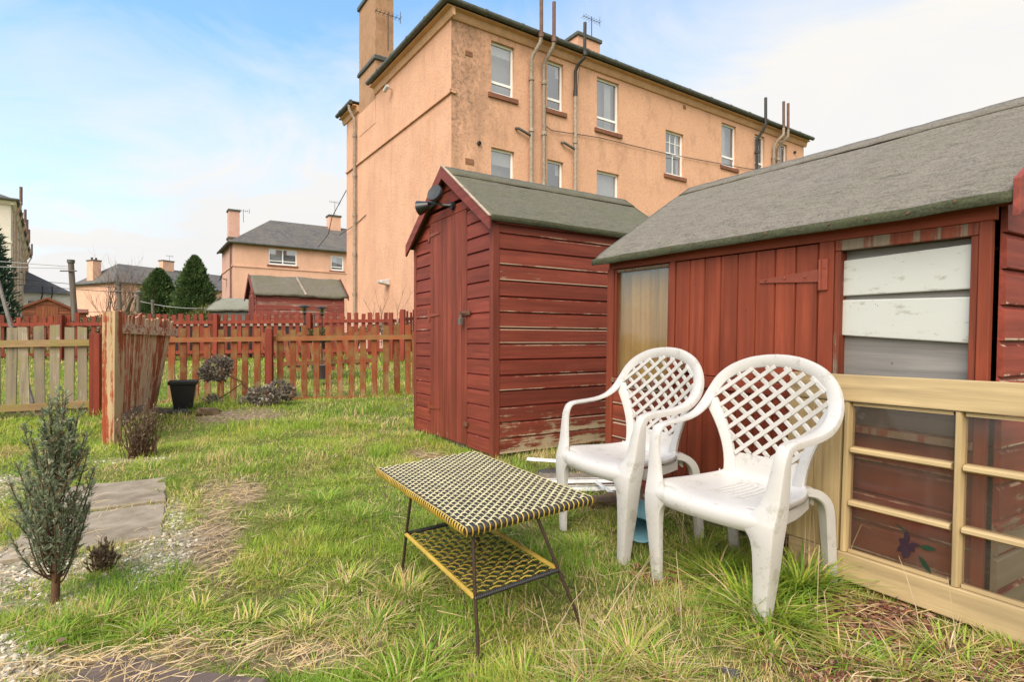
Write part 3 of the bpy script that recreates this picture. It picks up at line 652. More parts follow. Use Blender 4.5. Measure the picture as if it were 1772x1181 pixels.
# ------------------------------------------------------------------ slabs and stones
def rough_plate(poly, th, z, M=None, jit=.006, rings=3):
    """irregular plate with a slightly uneven upper side"""
    mb = MB(); n = len(poly); cx = sum(p[0] for p in poly) / n; cy = sum(p[1] for p in poly) / n
    pts = []
    for i in range(n):
        a, b = poly[i], poly[(i + 1) % n]
        for q in range(6):
            t = q / 6; pts.append((a[0] + (b[0] - a[0]) * t + random.gauss(0, jit), a[1] + (b[1] - a[1]) * t + random.gauss(0, jit)))
    k = len(pts); V = [(cx + (x - cx) * 1.0, cy + (y - cy) * 1.0, z - th) for x, y in pts]
    V += [(x, y, z - .006 + random.gauss(0, .001)) for x, y in pts]
    for s_ in (.98, .7, .35): V += [(cx + (x - cx) * s_, cy + (y - cy) * s_, z + random.gauss(0, .0012)) for x, y in pts]
    V.append((cx, cy, z)); F = []
    for r_ in range(4): F += [(r_ * k + i, r_ * k + (i + 1) % k, (r_ + 1) * k + (i + 1) % k, (r_ + 1) * k + i) for i in range(k)]
    F += [(4 * k + i, 4 * k + (i + 1) % k, 5 * k) for i in range(k)]; F.append(tuple(range(k))[::-1])
    mb.add(V, F, M=M); return mb
for i, (c, lx, ly) in enumerate(slab_list):
    z0 = g1(*c)
    o = rough_plate([(x - c[0], y - c[1]) for x, y in slab_poly(c, lx, ly)], .05, .018).build('paving_slab', M_slab, loc=(c[0], c[1], z0), smooth=35)
    tag(o, ['grey concrete paving slab farther back, beside the brown heather', 'grey concrete paving slab just behind the little juniper'][i], 'paving slab', 'paving slabs in the gravel bed')
c, lx, ly = slab_red
tag(rough_plate([(x - c[0], y - c[1]) for x, y in slab_poly(c, lx, ly, R(-10))], .04, .012, jit=.012).build('paving_slab', M_slab_red, loc=(c[0], c[1], g1(*c) + .008), smooth=35),
    'dark brownish paving slab half hidden under straw at the bottom edge', 'paving slab', 'paving slabs in the gravel bed')
def rock(name, x, y, sx_, sy_, sz_, mat, label, rz=0, z=None, cat='stone'):
    import bmesh
    bm = bmesh.new(); bmesh.ops.create_icosphere(bm, subdivisions=3, radius=1)
    for v in bm.verts:
        p = v.co.copy(); q = 1 + .22 * (math.sin(p.x * 3.1 + sx_ * 90) * math.cos(p.y * 2.7 + p.z * 2)) + .06 * math.sin(p.x * 9 + p.z * 7)
        p = Vector([math.copysign(abs(c) ** .7, c) for c in p]) * q * .85
        v.co = (p.x * sx_, p.y * sy_, p.z * sz_)
    me = bpy.data.meshes.new(name); bm.to_mesh(me); bm.free(); me.materials.append(mat); me.shade_smooth(); me.set_sharp_from_angle(angle=R(28))
    o = bpy.data.objects.new(name, me); COL.objects.link(o); o.location = (x, y, (g1(x, y) if z is None else z) + sz_ * .3); o.rotation_euler = (ru(-.1, .1), ru(-.1, .1), rz)
    return tag(o, label, cat)
rock('stone', *px_ground(1265, 1155, .05), .040, .018, .014, M_dark_stone, 'small dark flat stone in the grass in front of the nearer chair', -.5)

# broad-leaved weeds
for i, (u, v, lb) in enumerate([(215, 1088, 'bright green rosette of broad leaves at the lower left edge of the gravel'), (490, 1062, 'small green dandelion rosette in the straw above the brown slab'), (560, 905, 'small leafy weed in the middle of the lawn')]):
    cx, cy = px_ground(u, v, .03); c_ = clump(cx, cy, 26, .07, .05, .020, .0, 0, 2.2); c_ = (*c_[:5], rng.uniform(.1, .5, 26))
    blade_mesh('weed', *c_, M_grass, segs=4, label=lb, cat='weed', kind=None, droop=.3)
# ------------------------------------------------------------------ shiplap walls
def shiplap(mb, fn, u0, u1, z0, z1, pitch, th=.016, holes=(), ztop=None, mats=(0, 1), seg_u=None):
    """horizontal boards; fn(u, d, z): d is outwards. Each board overlaps the one below with a lip. ztop(u): sloped top of a gable"""
    n = int(math.ceil((z1 - z0) / pitch - 1e-6))
    for i in range(n):
        a = z0 + i * pitch; b = min(a + pitch, z1); rn = random.random()
        spans = [(u0, u1)]
        for (h0, h1, g0, g1_) in holes:
            if b > g0 + .02 and a < g1_ - .02:
                ns = []
                for s0, s1 in spans:
                    if h1 <= s0 or h0 >= s1: ns.append((s0, s1)); continue
                    if h0 - s0 > .01: ns.append((s0, h0))
                    if s1 - h1 > .01: ns.append((h1, s1))
                spans = ns
        for s0, s1 in spans:
            if ztop:      # clip a board to the gable slopes
                f = lambda u: ztop(u)
                if f(s0) < a and f((s0 + s1) / 2) < a: continue
                us = [s0 + (s1 - s0) * q / 40 for q in range(41)]; us = [u for u in us if f(u) > a + .004]
                if len(us) < 2: continue
                s0_, s1_ = us[0], us[-1]; ub = [u for u in us if f(u) >= b]
                t0, t1 = (ub[0], ub[-1]) if len(ub) > 1 else ((s0_ + s1_) / 2, (s0_ + s1_) / 2)
                bb = b if len(ub) > 1 else min(b, max(f(u) for u in us))
            else: s0_, s1_, t0, t1, bb = s0, s1, s0, s1, b
            h = bb - a; g = min(.012, h * .3)
            # profile d,z: bottom lip (rounded), flat face, coved top
            prof = [(0, a), (th, a), (th + .002, a + .003), (th + .001, a + .008), (th * .92, bb - g - .006), (th * .45, bb - g), (th * .30, bb - .002), (0, bb)]
            V = []; 
            for q in (0, 1):
                for d, z in prof:
                    k = (z - a) / max(1e-6, bb - a); uu = (s0_ + (t0 - s0_) * k) if q == 0 else (s1_ + (t1 - s1_) * k)
                    V.append(fn(uu, d, z))
            m_ = len(prof); F = [(j, j + 1, m_ + j + 1, m_ + j) for j in range(m_ - 1)] + [tuple(range(m_))[::-1], tuple(range(m_, 2 * m_))]
            k0 = len(mb.m); mb.add(V, F, mats[0], rn)
            for j in (1, 2): mb.m[k0 + j] = mats[1]
            mb.m[k0 + 4] = mats[1] if random.random() < .6 else mats[0]
def tongue(mb, fn, u0, u1, z0, z1, pitch, th=.014, mat=0, zt=None):
    """vertical tongue-and-groove boards with V grooves"""
    n = max(1, round((u1 - u0) / pitch)); p = (u1 - u0) / n
    for i in range(n):
        a = u0 + i * p; b = a + p; g = .0045; rn = random.random()
        poly = [(a + .0004, 0), (a + .0006, th - .010), (a + g, th), (b - g, th), (b - .0006, th - .010), (b - .0004, 0)]
        za, zb = (z1, z1) if zt is None else (zt(a), zt(b))
        V = [fn(u, d, z0) for u, d in poly] + [fn(u, d, za + (zb - za) * (u - a) / p) for u, d in poly]
        k = len(poly); mb.add(V, [tuple(range(k))[::-1], tuple(range(k, 2 * k))] + [(j, (j + 1) % k, k + (j + 1) % k, k + j) for j in range(k)], mat, rn)
def felt_sheet(prof, fn, L0, L1, th=.006, n=46, seed=1, wav=.0035, edge_idx=(), ragged=.004, mats=(0, 1)):
    """roof felt swept along the ridge; prof is a list of (a, z). fn(a, l, z)"""
    P = []
    for i in range(len(prof) - 1):
        (a0, z0), (a1, z1) = prof[i], prof[i + 1]; L = math.hypot(a1 - a0, z1 - z0); k = max(1, int(L / .05))
        for j in range(k): P.append((a0 + (a1 - a0) * j / k, z0 + (z1 - z0) * j / k, i))
    P.append((*prof[-1], len(prof) - 2))
    mb = MB(); ls = [L0 + (L1 - L0) * i / n for i in range(n + 1)]; top = []
    for pi, (a, z, s) in enumerate(P):
        row = []
        for l in ls:
            w_ = (float(vnoise(np.array([l]), np.array([a]), 7, seed)[0]) - .5) * wav * 2 + (float(vnoise(np.array([l]), np.array([a]), 2.3, seed + 4)[0]) - .5) * wav * 2
            rg = (float(vnoise(np.array([l]), np.array([pi * 3.]), 5, seed + 9)[0]) - .5) * ragged if pi in (0, len(P) - 1) else 0
            row.append(fn(a, l, z + w_ + rg))
        top.append(row)
    mb.grid(top, 0, .5)
    fc = n; 
    for i in range(len(P) - 1):
        if P[i][2] in edge_idx:
            for j in range(n): mb.m[i * n + j] = 1
    return mb

# ------------------------------------------------------------------ tall red shed
S1 = thing('garden_shed', 'tall narrow red shiplap shed with padlocked door and mossy felt roof', 'shed', (SHED1['x'], SHED1['y'], SHED1['z']), SHED1['a'], 'garden sheds')
W1_, L1_ = SHED1['w'], SHED1['l']; EV = 1.68; RG = 2.17; OV = .055      # local: x = along the long side, y = across the front
pk = EV / 15
sidefn = lambda u, d, z: (u, -d, z)             # long wall facing the chairs (y=0)
frontfn = lambda u, d, z: (-d, u, z)            # gable wall (x=0)
farfn = lambda u, d, z: (L1_ + d, u, z); backfn = lambda u, d, z: (u, W1_ + d, z)
m1 = MB(); shiplap(m1, sidefn, .035, L1_ - .03, 0, EV, pk)
m2 = MB(); shiplap(m2, backfn, 0, L1_, 0, EV, pk); m2.build('side_wall', [M_shed_h, M_lip], S1)
m1.build('side_wall', [M_shed_h, M_lip], S1)
gt = lambda u: EV + (RG - EV) * (1 - abs(u - W1_ / 2) / (W1_ / 2))
D0, D1, DZ = .375, 1.04, 1.80
m1 = MB(); shiplap(m1, frontfn, .033, W1_ - .033, 0, RG, pk, ztop=gt, holes=[(D0 - .004, D1 + .004, -.1, DZ + .075)])
m2 = MB(); shiplap(m2, farfn, 0, W1_, 0, RG, pk, ztop=gt); m2.build('gable_wall', [M_shed_f, M_lipf], S1)
m1.build('gable_wall', [M_shed_f, M_lipf], S1)
m1 = MB(); m1.box(-.021, .033, -.021, .0325, -.02, EV + .01); m1.box(-.021, .033, W1_ - .0325, W1_ + .02, -.02, EV + .01); m1.box(L1_ - .03, L1_ + .02, -.021, .03, -.02, EV + .01)
parts(m1, 'corner_trim', M_trim, S1, bevel=.003)
m1 = MB(); m1.box(.02, L1_ - .02, .012, .05, -.075, -.005); m1.box(.02, L1_ - .02, W1_ - .05, W1_ - .012, -.075, -.005); m1.box(.01, .06, .06, W1_ - .06, -.075, -.005)
m1.box(.0, L1_, .01, W1_ - .01, -.004, .012); parts(m1, 'floor_bearer', M_bare_dark, S1)
m1 = MB(); m1.box(-.022, -.001, D0 - .02, D1 + .025, DZ + .004, DZ + .074, M=None); m1.build('door_header', M_shed_f, S1, bevel=.003)
dr = MB(); tongue(dr, lambda u, d, z: (-.006 - d, u, z), D0 + .004, D1 - .003, .012, DZ, .0825, .016)
DR = dr.build('door', M_shed_v, S1)
h = MB()
for z in (.24, 1.02, 1.70):
    h.add([(-.0235, D1 + .03, z - .018), (-.0235, D1 + .03, z + .018), (-.0235, D1 - .20, z + .006), (-.0235, D1 - .20, z - .006), (-.0285, D1 + .03, z - .018), (-.0285, D1 + .03, z + .018), (-.0285, D1 - .20, z + .006), (-.0285, D1 - .20, z - .006)],
          [(0, 1, 2, 3), (4, 7, 6, 5), (0, 4, 5, 1), (1, 5, 6, 2), (2, 6, 7, 3), (3, 7, 4, 0)])
    h.box(-.030, -.0222, D1 - .006, D1 + .028, z - .045, z + .045)
    h.build('hinge', M_metal_red, DR); h = MB()
hp = MB(); hp.box(-.034, -.024, D0 - .07, D0 + .09, .995, 1.03); hp.tube([(-.034, D0 + .01, 1.01), (-.06, D0 + .01, 1.012), (-.06, D0 + .045, 1.012), (-.034, D0 + .045, 1.01)], .005, 6)
for q in (-.05, -.02, .02, .06): hp.lathe([(.0, .007), (.006, .004), (.007, 0)], 8, M=Matrix.Translation((-.034, D0 + q, 1.012)) @ Matrix.Rotation(R(-90), 4, 'Y'))
hp.build('hasp', M_rust, DR)
pl = MB(); pl.box(-.068, -.046, D0 + .012, D0 + .050, .925, .975, 0); pl.tube([(-.057, D0 + .02, .97), (-.057, D0 + .02, 1.0), (-.057, D0 + .031, 1.014), (-.057, D0 + .042, 1.0), (-.057, D0 + .042, .97)], .0035, 6)
tag(pl.build('padlock', plain('dull_brass', (.22, .21, .18), .4, .5, .2, 30, metal=.6), S1, bevel=.003))
kk = MB(); kk.box(-.034, -.023, D0 - .028, D0 + .025, .155, .185); kk.build('bolt', M_rust, DR)
ux = OV + .03; rs = (RG - EV) / (W1_ / 2); zt = lambda y: RG + .03 - rs * abs(y - W1_ / 2)
prof = [(-OV - .004, EV - .045), (-OV, EV + .0), (-OV + .012, zt(-OV + .012)), (W1_ / 2 - .02, RG + .018), (W1_ / 2 + .02, RG + .018), (W1_ + OV - .012, zt(W1_ + OV - .012)), (W1_ + OV, EV), (W1_ + OV + .004, EV - .045)]
rf = felt_sheet(prof, lambda a, l, z: (l, a, z), -OV - .012, L1_ + OV, seed=2, edge_idx=(0, 1, 5, 6))
RF = rf.build('roof', [M_felt, M_felt_edge], S1, smooth=50, solid=.005)
lp = MB(); lp.grid([[(-OV - .01 + (L1_ + 2 * OV) * i / 30, y, zt(y) + .004 + (.003 if i % 3 else .001)) for i in range(31)] for y in (W1_ / 2 - .02, W1_ / 2 - .08, W1_ / 2 - .155)], 0, .4)
lp.build('ridge_strip', M_felt, RF, smooth=50, solid=.004)
m1 = MB()
m1.hexa([(-.01, -OV + .01, EV - .055), (L1_ + OV - .02, -OV + .01, EV - .055), (L1_ + OV - .02, W1_ / 2, RG - .005), (-.01, W1_ / 2, RG - .005), (-.01, -OV + .01, EV - .038), (L1_ + OV - .02, -OV + .01, EV - .038), (L1_ + OV - .02, W1_ / 2, RG + .01), (-.01, W1_ / 2, RG + .01)])
m1.hexa([(-.01, W1_ + OV - .01, EV - .055), (L1_ + OV - .02, W1_ + OV - .01, EV - .055), (L1_ + OV - .02, W1_ / 2, RG - .005), (-.01, W1_ / 2, RG - .005), (-.01, W1_ + OV - .01, EV - .038), (L1_ + OV - .02, W1_ + OV - .01, EV - .038), (L1_ + OV - .02, W1_ / 2, RG + .01), (-.01, W1_ / 2, RG + .01)])
parts(m1, 'roof_board', M_shed_h, S1)
for s_ in (0, 1):
    yo = -OV - .012 if s_ == 0 else W1_ + OV + .012; b = MB(); zo = EV - .03; bw = .088; y1_ = W1_ / 2
    zr = zo + rs * abs(y1_ - yo)
    P = [(yo, zo - bw * .9), (y1_, zr - bw), (y1_, zr + .022), (yo, zo + .020)]
    b.prism(P, lambda a, z, c: (c, a, z), -OV - .028, -OV - .010); b.build('bargeboard', M_barge, S1, bevel=.002)
b = MB(); b.prism([(-OV - .016, EV - .02), (W1_ / 2, RG + .034), (W1_ / 2, RG + .042), (-OV - .016, EV - .012)], lambda a, z, c: (c, a, z), -OV - .034, -OV - .012)
b.build('bargeboard_cap', wood('bare_cap', (.5, .40, .30), bare=(.5, .42, .33), axis=1, wear=.5), S1)
# nails on the felt fold
b = MB()
for i in range(9): b.lathe([(0, .002), (.005, .0012), (.0055, 0)], 7, M=Matrix.Translation((.12 + i * .2, -OV - .0075, EV - .02 + ru(-.006, .006))) @ Matrix.Rotation(R(90), 4, 'X'))
parts(b, 'felt_nail', M_rust, S1)

# security light on the gable
SL = thing('security_light', 'black twin headed solar spotlight fixed to the shed gable', 'spotlight', (SHED1['x'], SHED1['y'], SHED1['z']), SHED1['a'])
b = MB(); b.lathe([(0, .03), (.03, .028), (.032, 0)], 16, M=Matrix.Translation((-.024, .58, 1.865)) @ Matrix.Rotation(R(-90), 4, 'Y')); b.build('wall_mount', M_black_pl, SL, smooth=40)
b = MB(); b.tube([(-.05, .58, 1.865), (-.09, .62, 1.87), (-.12, .69, 1.90), (-.13, .80, 1.925)], .011, 8); b.tube([(-.12, .69, 1.90), (-.13, .88, 1.88)], .010, 8); b.build('bracket', M_black_pl, SL, smooth=40)
b = MB(); Mh = Matrix.Translation((-.13, .68, 1.965)) @ Matrix.Rotation(R(50), 4, 'X') @ Matrix.Rotation(R(-60), 4, 'Y')
b.lathe([(0, -.035), (.045, -.03), (.065, -.005), (.070, .02), (.066, .03), (.0, .022)], 24, M=Mh); b.build('lamp_head', plain('dark_grey_lamp', (.05, .05, .048), .45, .4, .2, 20), SL, smooth=40)
b = MB(); Mh = Matrix.Translation((-.15, .86, 1.90)) @ Matrix.Rotation(R(-100), 4, 'X') @ Matrix.Rotation(R(-35), 4, 'Y')
b.lathe([(0, -.05), (.03, -.045), (.045, .0), (.060, .055), (.055, .058), (.0, .035)], 24, M=Mh); b.build('lamp_head', M_black_pl, SL, smooth=40)

# ------------------------------------------------------------------ low red playhouse
PH = thing('playhouse', 'low red wooden playhouse with stable door and boarded up window', 'playhouse', (PLAY['x'], PLAY['y'], PLAY['z']))
PW, PD = PLAY['w'], PLAY['d']; PE = 1.355; PRG = 1.833; tilt = .0245
ex = Vector((.503, -.864, -tilt)).normalized(); ey = Vector((.864, .503, 0)); ez = ex.cross(ey).normalized(); ez = -ez if ez.z < 0 else ez
FLIP.add(PH.name)
# local x runs along the front to the right, y into the house, z up
PH.matrix_world = Matrix(((ex.x, ey.x, ez.x, PLAY['x']), (ex.y, ey.y, ez.y, PLAY['y']), (ex.z, ey.z, ez.z, PLAY['z']), (0, 0, 0, 1))) @ Matrix.Diagonal((.977, 1, 1, 1))
# shapes below are written with y pointing OUT of the front; build() turns them round for things in FLIP
pf = lambda u, d, z: (u, d, z)
WN = (.05, .485, .640, 1.235); WB = (1.355, 1.815, .575, 1.225); DRP = (.528, 1.290, .04, 1.262)
b = MB(); shiplap(b, pf, .03, .528, 0.0, WN[2] - .03, .098, .014); b.build('front_board', [M_play_h, M_lip], PH)
b = MB(); shiplap(b, pf, 1.335, PW - .03, 0, WB[2] - .02, .112, .014); b.build('front_board', [M_play_h, M_lip], PH)
b = MB()
b.box(.0, PW, .0, .022, 1.268, PE + .012)                               # header
b.build('header_board', M_play_h, PH, bevel=.003)
b = MB(); b.box(-.012, .045, .002, .024, -.03, 1.2675); b.box(.487, .526, .001, .021, .0, 1.2675); b.box(1.292, 1.352, .001, .021, .0, 1.2675); b.box(1.818, 1.852, .002, .026, -.03, 1.2675)
parts(b, 'door_post', M_play_v, PH, bevel=.003)
# inner structure, floor, other walls
b = MB(); b.box(.0, PW, -.05, -.012, -.055, .0); b.box(.0, PW, -PD, -.06, -.03, .0); parts(b, 'floor_bearer', M_bare_dark, PH)
b = MB(); shiplap(b, lambda u, d, z: (u, -PD - d, z), 0, PW, 0, PE, .112); b.build('back_wall', [M_play_h, M_lip], PH)
pgt = lambda u: PE + (PRG - PE) * (1 - abs(u - PD / 2) / (PD / 2))
b = MB(); shiplap(b, lambda u, d, z: (PW + d, -u, z), .012, PD, 0, PRG, .112, .018, ztop=pgt); b.build('gable_wall', [M_play_gable, M_lip], PH)
b = MB(); shiplap(b, lambda u, d, z: (-d, -u, z), .02, PD, 0, PRG, .112, ztop=pgt)
b.build('gable_wall', [M_play_gable, M_lip], PH)
# curtained window
b = MB(); x0, x1, z0, z1 = WN
b.box(x0 - .004, x0 + .014, -.018, .016, z0, z1 + .03); b.box(x1 - .012, x1 + .001, -.018, .016, z0, z1 + .03); b.box(x0 + .0145, x1 - .0125, -.018, .014, z1 + .012, z1 + .028); b.box(x0 - .004, x1, -.018, .03, z0 - .028, z0 - .0015)
WF = b.build('window', M_frame_worn, PH, bevel=.002)
b = MB(); b.box(x0 + .012, x1 - .011, -.006, -.002, z0, z1 + .012); b.build('pane', M_play_glass, WF)
b = MB(); k = 60; b.grid([[(x0 - .02 + (x1 - x0 + .04) * i / k, -.045 + .016 * math.sin(i * .9 + j * .12) * (.4 + .6 * math.sin(i * .23)), z0 - .05 + (z1 - z0 + .06) * j / 14) for i in range(k + 1)] for j in range(15)]); b.build('curtain', M_curt_y, WF, smooth=180)
# stable door
b = MB(); tongue(b, lambda u, d, z: (u, .004 + d, z), DRP[0] + .002, DRP[1] - .002, .705, DRP[3], .0955, .016); UD = b.build('upper_door', M_play_v, PH)
b = MB(); tongue(b, lambda u, d, z: (u, .004 + d, z), DRP[0] + .002, DRP[1] - .002, .03, .640, .0955, .016); LD = b.build('lower_door', M_play_v, PH)
b = MB(); b.box(DRP[0] + .001, DRP[1] - .001, .003, .030, .643, .700, 0); b.build('door_batten', M_play_h, LD, bevel=.003)
def t_hinge(x, z, par, L=.27):
    b = MB(); y0 = .0212
    b.add([(x, y0, z - .022), (x, y0, z + .028), (x - L, y0, z + .004), (x - L, y0, z - .010), (x, y0 + .005, z - .022), (x, y0 + .005, z + .028), (x - L, y0 + .005, z + .004), (x - L, y0 + .005, z - .010)],
          [(0, 1, 2, 3), (4, 7, 6, 5), (0, 4, 5, 1), (1, 5, 6, 2), (2, 6, 7, 3), (3, 7, 4, 0)])
    b.box(x - .003, x + .034, y0, y0 + .007, z - .055, z + .065); b.tube([(x + .004, y0 + .008, z - .055), (x + .004, y0 + .008, z + .065)], .0065, 8)
    for q in (-.24, -.15, -.06, .022): b.lathe([(0, .003), (.005, .002), (.006, 0)], 8, M=Matrix.Translation((x + q, y0 + .006, z + (.03 if q > 0 else .002))) @ Matrix.Rotation(R(-90), 4, 'X'))
    b.build('hinge', M_metal_red, par, smooth=40)
t_hinge(DRP[1] + .008, 1.135, UD); t_hinge(DRP[1] + .008, .575, LD, .2)
b = MB(); b.box(.575, .68, .0305, .037, .712, .752); b.box(.60, .66, .037, .05, .722, .742); b.tube([(.585, .05, .73), (.67, .05, .73)], .006, 8); b.tube([(.585, .045, .745), (.583, .075, .775), (.585, .08, .81), (.590, .062, .82), (.594, .05, .79)], .0055, 7)
b.build('door_bolt', M_rust, UD, smooth=40)
# boarded window: opening frame, sill, two white boards, plywood, gap boards
x0, x1, z0, z1 = WB
b = MB(); b.box(x0, x0 + .022, -.03, .018, z0, z1); b.box(x1 - .020, x1, -.03, .018, z0, z1); b.box(x0, x1, -.03, .019, z1 + .002, z1 + .042); b.box(x0 - .005, x1 + .005, -.03, .040, z0 - .026, z0 - .002)
BW = b.build('boarded_window', M_frame_worn, PH, bevel=.002)
b = MB(); b.box(x0 + .02, x1 - .018, -.030, -.022, z0, z1 + .0); b.build('plywood_sheet', M_ply, BW)
b = MB(); b.hexa([(x0 + .016, -.020, 1.055), (x1 - .022, -.020, 1.060), (x1 - .022, -.006, 1.060), (x0 + .016, -.006, 1.055), (x0 + .016, -.020, 1.190), (x1 - .022, -.020, 1.205), (x1 - .022, -.006, 1.205), (x0 + .016, -.006, 1.190)]); b.build('white_board', M_board_white, BW, bevel=.004)
b = MB(); b.hexa([(x0 + .016, -.018, .905), (x1 - .024, -.018, .885), (x1 - .024, -.004, .885), (x0 + .016, -.004, .905), (x0 + .016, -.018, 1.040), (x1 - .024, -.018, 1.035), (x1 - .024, -.004, 1.035), (x0 + .016, -.004, 1.040)]); b.build('white_board', M_board_white, BW, bevel=.004)
# roof
po = .075; prs = (PRG - PE) / (PD / 2); pz = lambda a: PRG + .035 - prs * abs(a - PD / 2)
prof = [(-po - .012, PE - .055), (-po - .006, PE - .018), (-po + .012, pz(-po + .012) - .008), (-po + .05, pz(-po + .05)), (PD / 2 - .03, PRG + .022), (PD / 2 + .03, PRG + .022), (PD + po - .012, pz(PD + po - .012)), (PD + po, PE)]
rf = felt_sheet(prof, lambda a, l, z: (l, -a, z), -.085, PW + .06, seed=5, wav=.003, edge_idx=(0, 1), ragged=.008, n=60)
PR = rf.build('roof', [M_felt_play, M_felt_edge], PH, smooth=60, solid=-.006)
lp = MB(); lp.grid([[(-.07 + (PW + .12) * i / 40, -(a), pz(a) + .0045 + (.004 if i % 4 else .0015)) for i in range(41)] for a in (PD / 2 - .03, PD / 2 - .07, PD / 2 - .12)], 0, .4); lp.build('ridge_strip', M_felt_play, PR, smooth=60, solid=-.004)
b = MB(); b.hexa([(-.06, po - .02, PE - .055), (PW + .05, po - .02, PE - .055), (PW + .05, -PD / 2, PRG - .02), (-.06, -PD / 2, PRG - .02), (-.06, po - .02, PE - .040), (PW + .05, po - .02, PE - .040), (PW + .05, -PD / 2, PRG - .006), (-.06, -PD / 2, PRG - .006)])
b.hexa([(-.06, -PD - po, PE - .03), (PW + .05, -PD - po, PE - .03), (PW + .05, -PD / 2, PRG), (-.06, -PD / 2, PRG), (-.06, -PD - po, PE - .012), (PW + .05, -PD - po, PE - .012), (PW + .05, -PD / 2, PRG + .014), (-.06, -PD / 2, PRG + .014)]); parts(b, 'roof_board', M_play_h, PH)
zo = PE - .02; zr = zo + prs * (PD / 2 + po)
b = MB(); b.prism([(po + .015, zo - .075), (-PD / 2, zr - .085), (-PD / 2, zr + .03), (po + .015, zo + .035)], lambda a, z, c: (c, a, z), PW + .062, PW + .080); b.build('bargeboard', M_barge, PH, bevel=.002)
b = MB()
for i in range(14): b.lathe([(0, .002), (.0045, .0012), (.005, 0)], 7, M=Matrix.Translation((.02 + i * .135, po + .0135, PE - .032 + ru(-.008, .008))) @ Matrix.Rotation(R(-90), 4, 'X'))
parts(b, 'felt_nail', M_rust, PH)

# ------------------------------------------------------------------ glazed door laid on its side against the playhouse
GD = thing('glazed_door', 'stripped pine glazed door lying on its side against the playhouse', 'door')
ang = math.atan2(.050, .733); c0 = Vector((PLAY['x'], PLAY['y'], 0)) + Vector((.503, -.864, 0)) * 1.215 - Vector((.864, .503, 0)) * .098
exx = Vector((.503, -.864, .002)).normalized(); out = -Vector((.864, .503, 0)); eyy = (out * math.cos(ang) + Vector((0, 0, math.sin(ang)))).normalized(); ezz = exx.cross(eyy)
if ezz.z < 0: ezz = -ezz
FLIP.add(GD.name)
GD.matrix_world = Matrix(((exx.x, -eyy.x, ezz.x, c0.x), (exx.y, -eyy.y, ezz.y, c0.y), (exx.z, -eyy.z, ezz.z, .092), (0, 0, 0, 1)))
DW, DH = 1.98, .735; st = .098; mt = .030
cols = [.238 + i * (.31 + mt) for i in range(6)]; rows_h = (DH - 2 * st - 2 * mt) / 3
b = MB(); b.box(0, DW, 0, .040, DH - st, DH); b.build('top_stile', M_pine, GD, bevel=.004)
b = MB(); b.box(0.02, DW, 0, .040, 0, st - .002); b.build('bottom_stile', M_pine, GD, bevel=.004)
b = MB(); b.box(.0, .108, .0015, .0375, st, DH - st - .002); b.box(.109, .208, .0015, .0375, st, DH - st - .002); b.box(cols[5] - mt, DW, .002, .038, st, DH - st - .002); parts(b, 'end_rail', M_pine_v, GD, bevel=.002)
b = MB()
def bead(b, x0, x1, z0, z1, vert):
    if vert: P = [(x0, .004), (x0 + .006, .030), (x0 + .010, .036), (x1 - .010, .036), (x1 - .006, .030), (x1, .004)]; b.prism(P, lambda a, d, c: (a, d, c), z0, z1)
    else: P = [(z0, .004), (z0 + .006, .028), (z0 + .010, .034), (z1 - .010, .034), (z1 - .006, .028), (z1, .004)]; b.prism(P, lambda a, d, c: (c, d, a), x0, x1)
for i in range(0, 5): bead(b, cols[i] - mt if i else cols[0] - mt, cols[i], st, DH - st - .002, True)
parts(b, 'glazing_bar', M_pine_v, GD)
b = MB()
for i in range(5):
    for r_ in (1, 2):
        z = st + r_ * rows_h + (r_ - 1) * mt; bead(b, cols[i] + .001, cols[i] + .309, z, z + mt, False)
    for z in (st, DH - st - .014): b.box(cols[i] + .001, cols[i] + .309, .004, .024, z, z + .011)
parts(b, 'glazing_bar', M_pine, GD)
for i in range(5):
    for r_ in range(3):
        z = st + r_ * (rows_h + mt); b = MB(); b.box(cols[i] + .0005, cols[i] + .3095, .014, .018, z - .001, z + rows_h + .001)
        g = b.build('glass_pane', M_door_glass, GD)
        if i == 0 and r_ == 0:
            def petal(cx, cz, L, w_, an):
                return [(cx + math.cos(an) * L * t - math.sin(an) * w_ * math.sin(math.pi * t) * s_, cz + math.sin(an) * L * t + math.cos(an) * w_ * math.sin(math.pi * t) * s_) for t, s_ in [(0, 0), (.2, 1), (.45, 1), (.7, 1), (.9, 1), (1, 0), (.8, -1), (.5, -1), (.25, -1)]]
            f = MB()
            for k, (L, w_, an) in enumerate([(.050, .009, 1.7), (.030, .013, 2.7), (.044, .011, 3.9), (.050, .014, 4.5), (.026, .012, 5.6), (.036, .008, .3)]):
                f.prism(petal(cols[0] + .19, z + .083, L, w_, an), lambda a, c, d: (a, d, c), .0185, .0200 + k * .0001)
            f.build('painted_flower', M_lead_iris, g)
            f = MB(); f.prism(petal(cols[0] + .222, z + .088, .05, .009, .1), lambda a, c, d: (a, d, c), .0185, .0202); f.prism(petal(cols[0] + .222, z + .06, .06, .008, -.9), lambda a, c, d: (a, d, c), .0185, .0203); f.prism(petal(cols[0] + .19, z + .12, .05, .003, 2.6), lambda a, c, d: (a, d, c), .0185, .0204)
            f.build('painted_leaf', M_leaf_iris, g)
# ------------------------------------------------------------------ white plastic armchairs
def lerp_path(P, n):
    """Catmull-Rom through rows of numbers"""
    P = np.array(P, float); out = []
    for i in range(len(P) - 1):
        p0, p1, p2, p3 = P[max(i - 1, 0)], P[i], P[i + 1], P[min(i + 2, len(P) - 1)]
        for k in range(n):
            t = k / n; out.append(.5 * ((2 * p1) + (-p0 + p2) * t + (2 * p0 - 5 * p1 + 4 * p2 - p3) * t * t + (-p0 + 3 * p1 - 3 * p2 + p3) * t ** 3))
    out.append(P[-1]); return np.array(out)
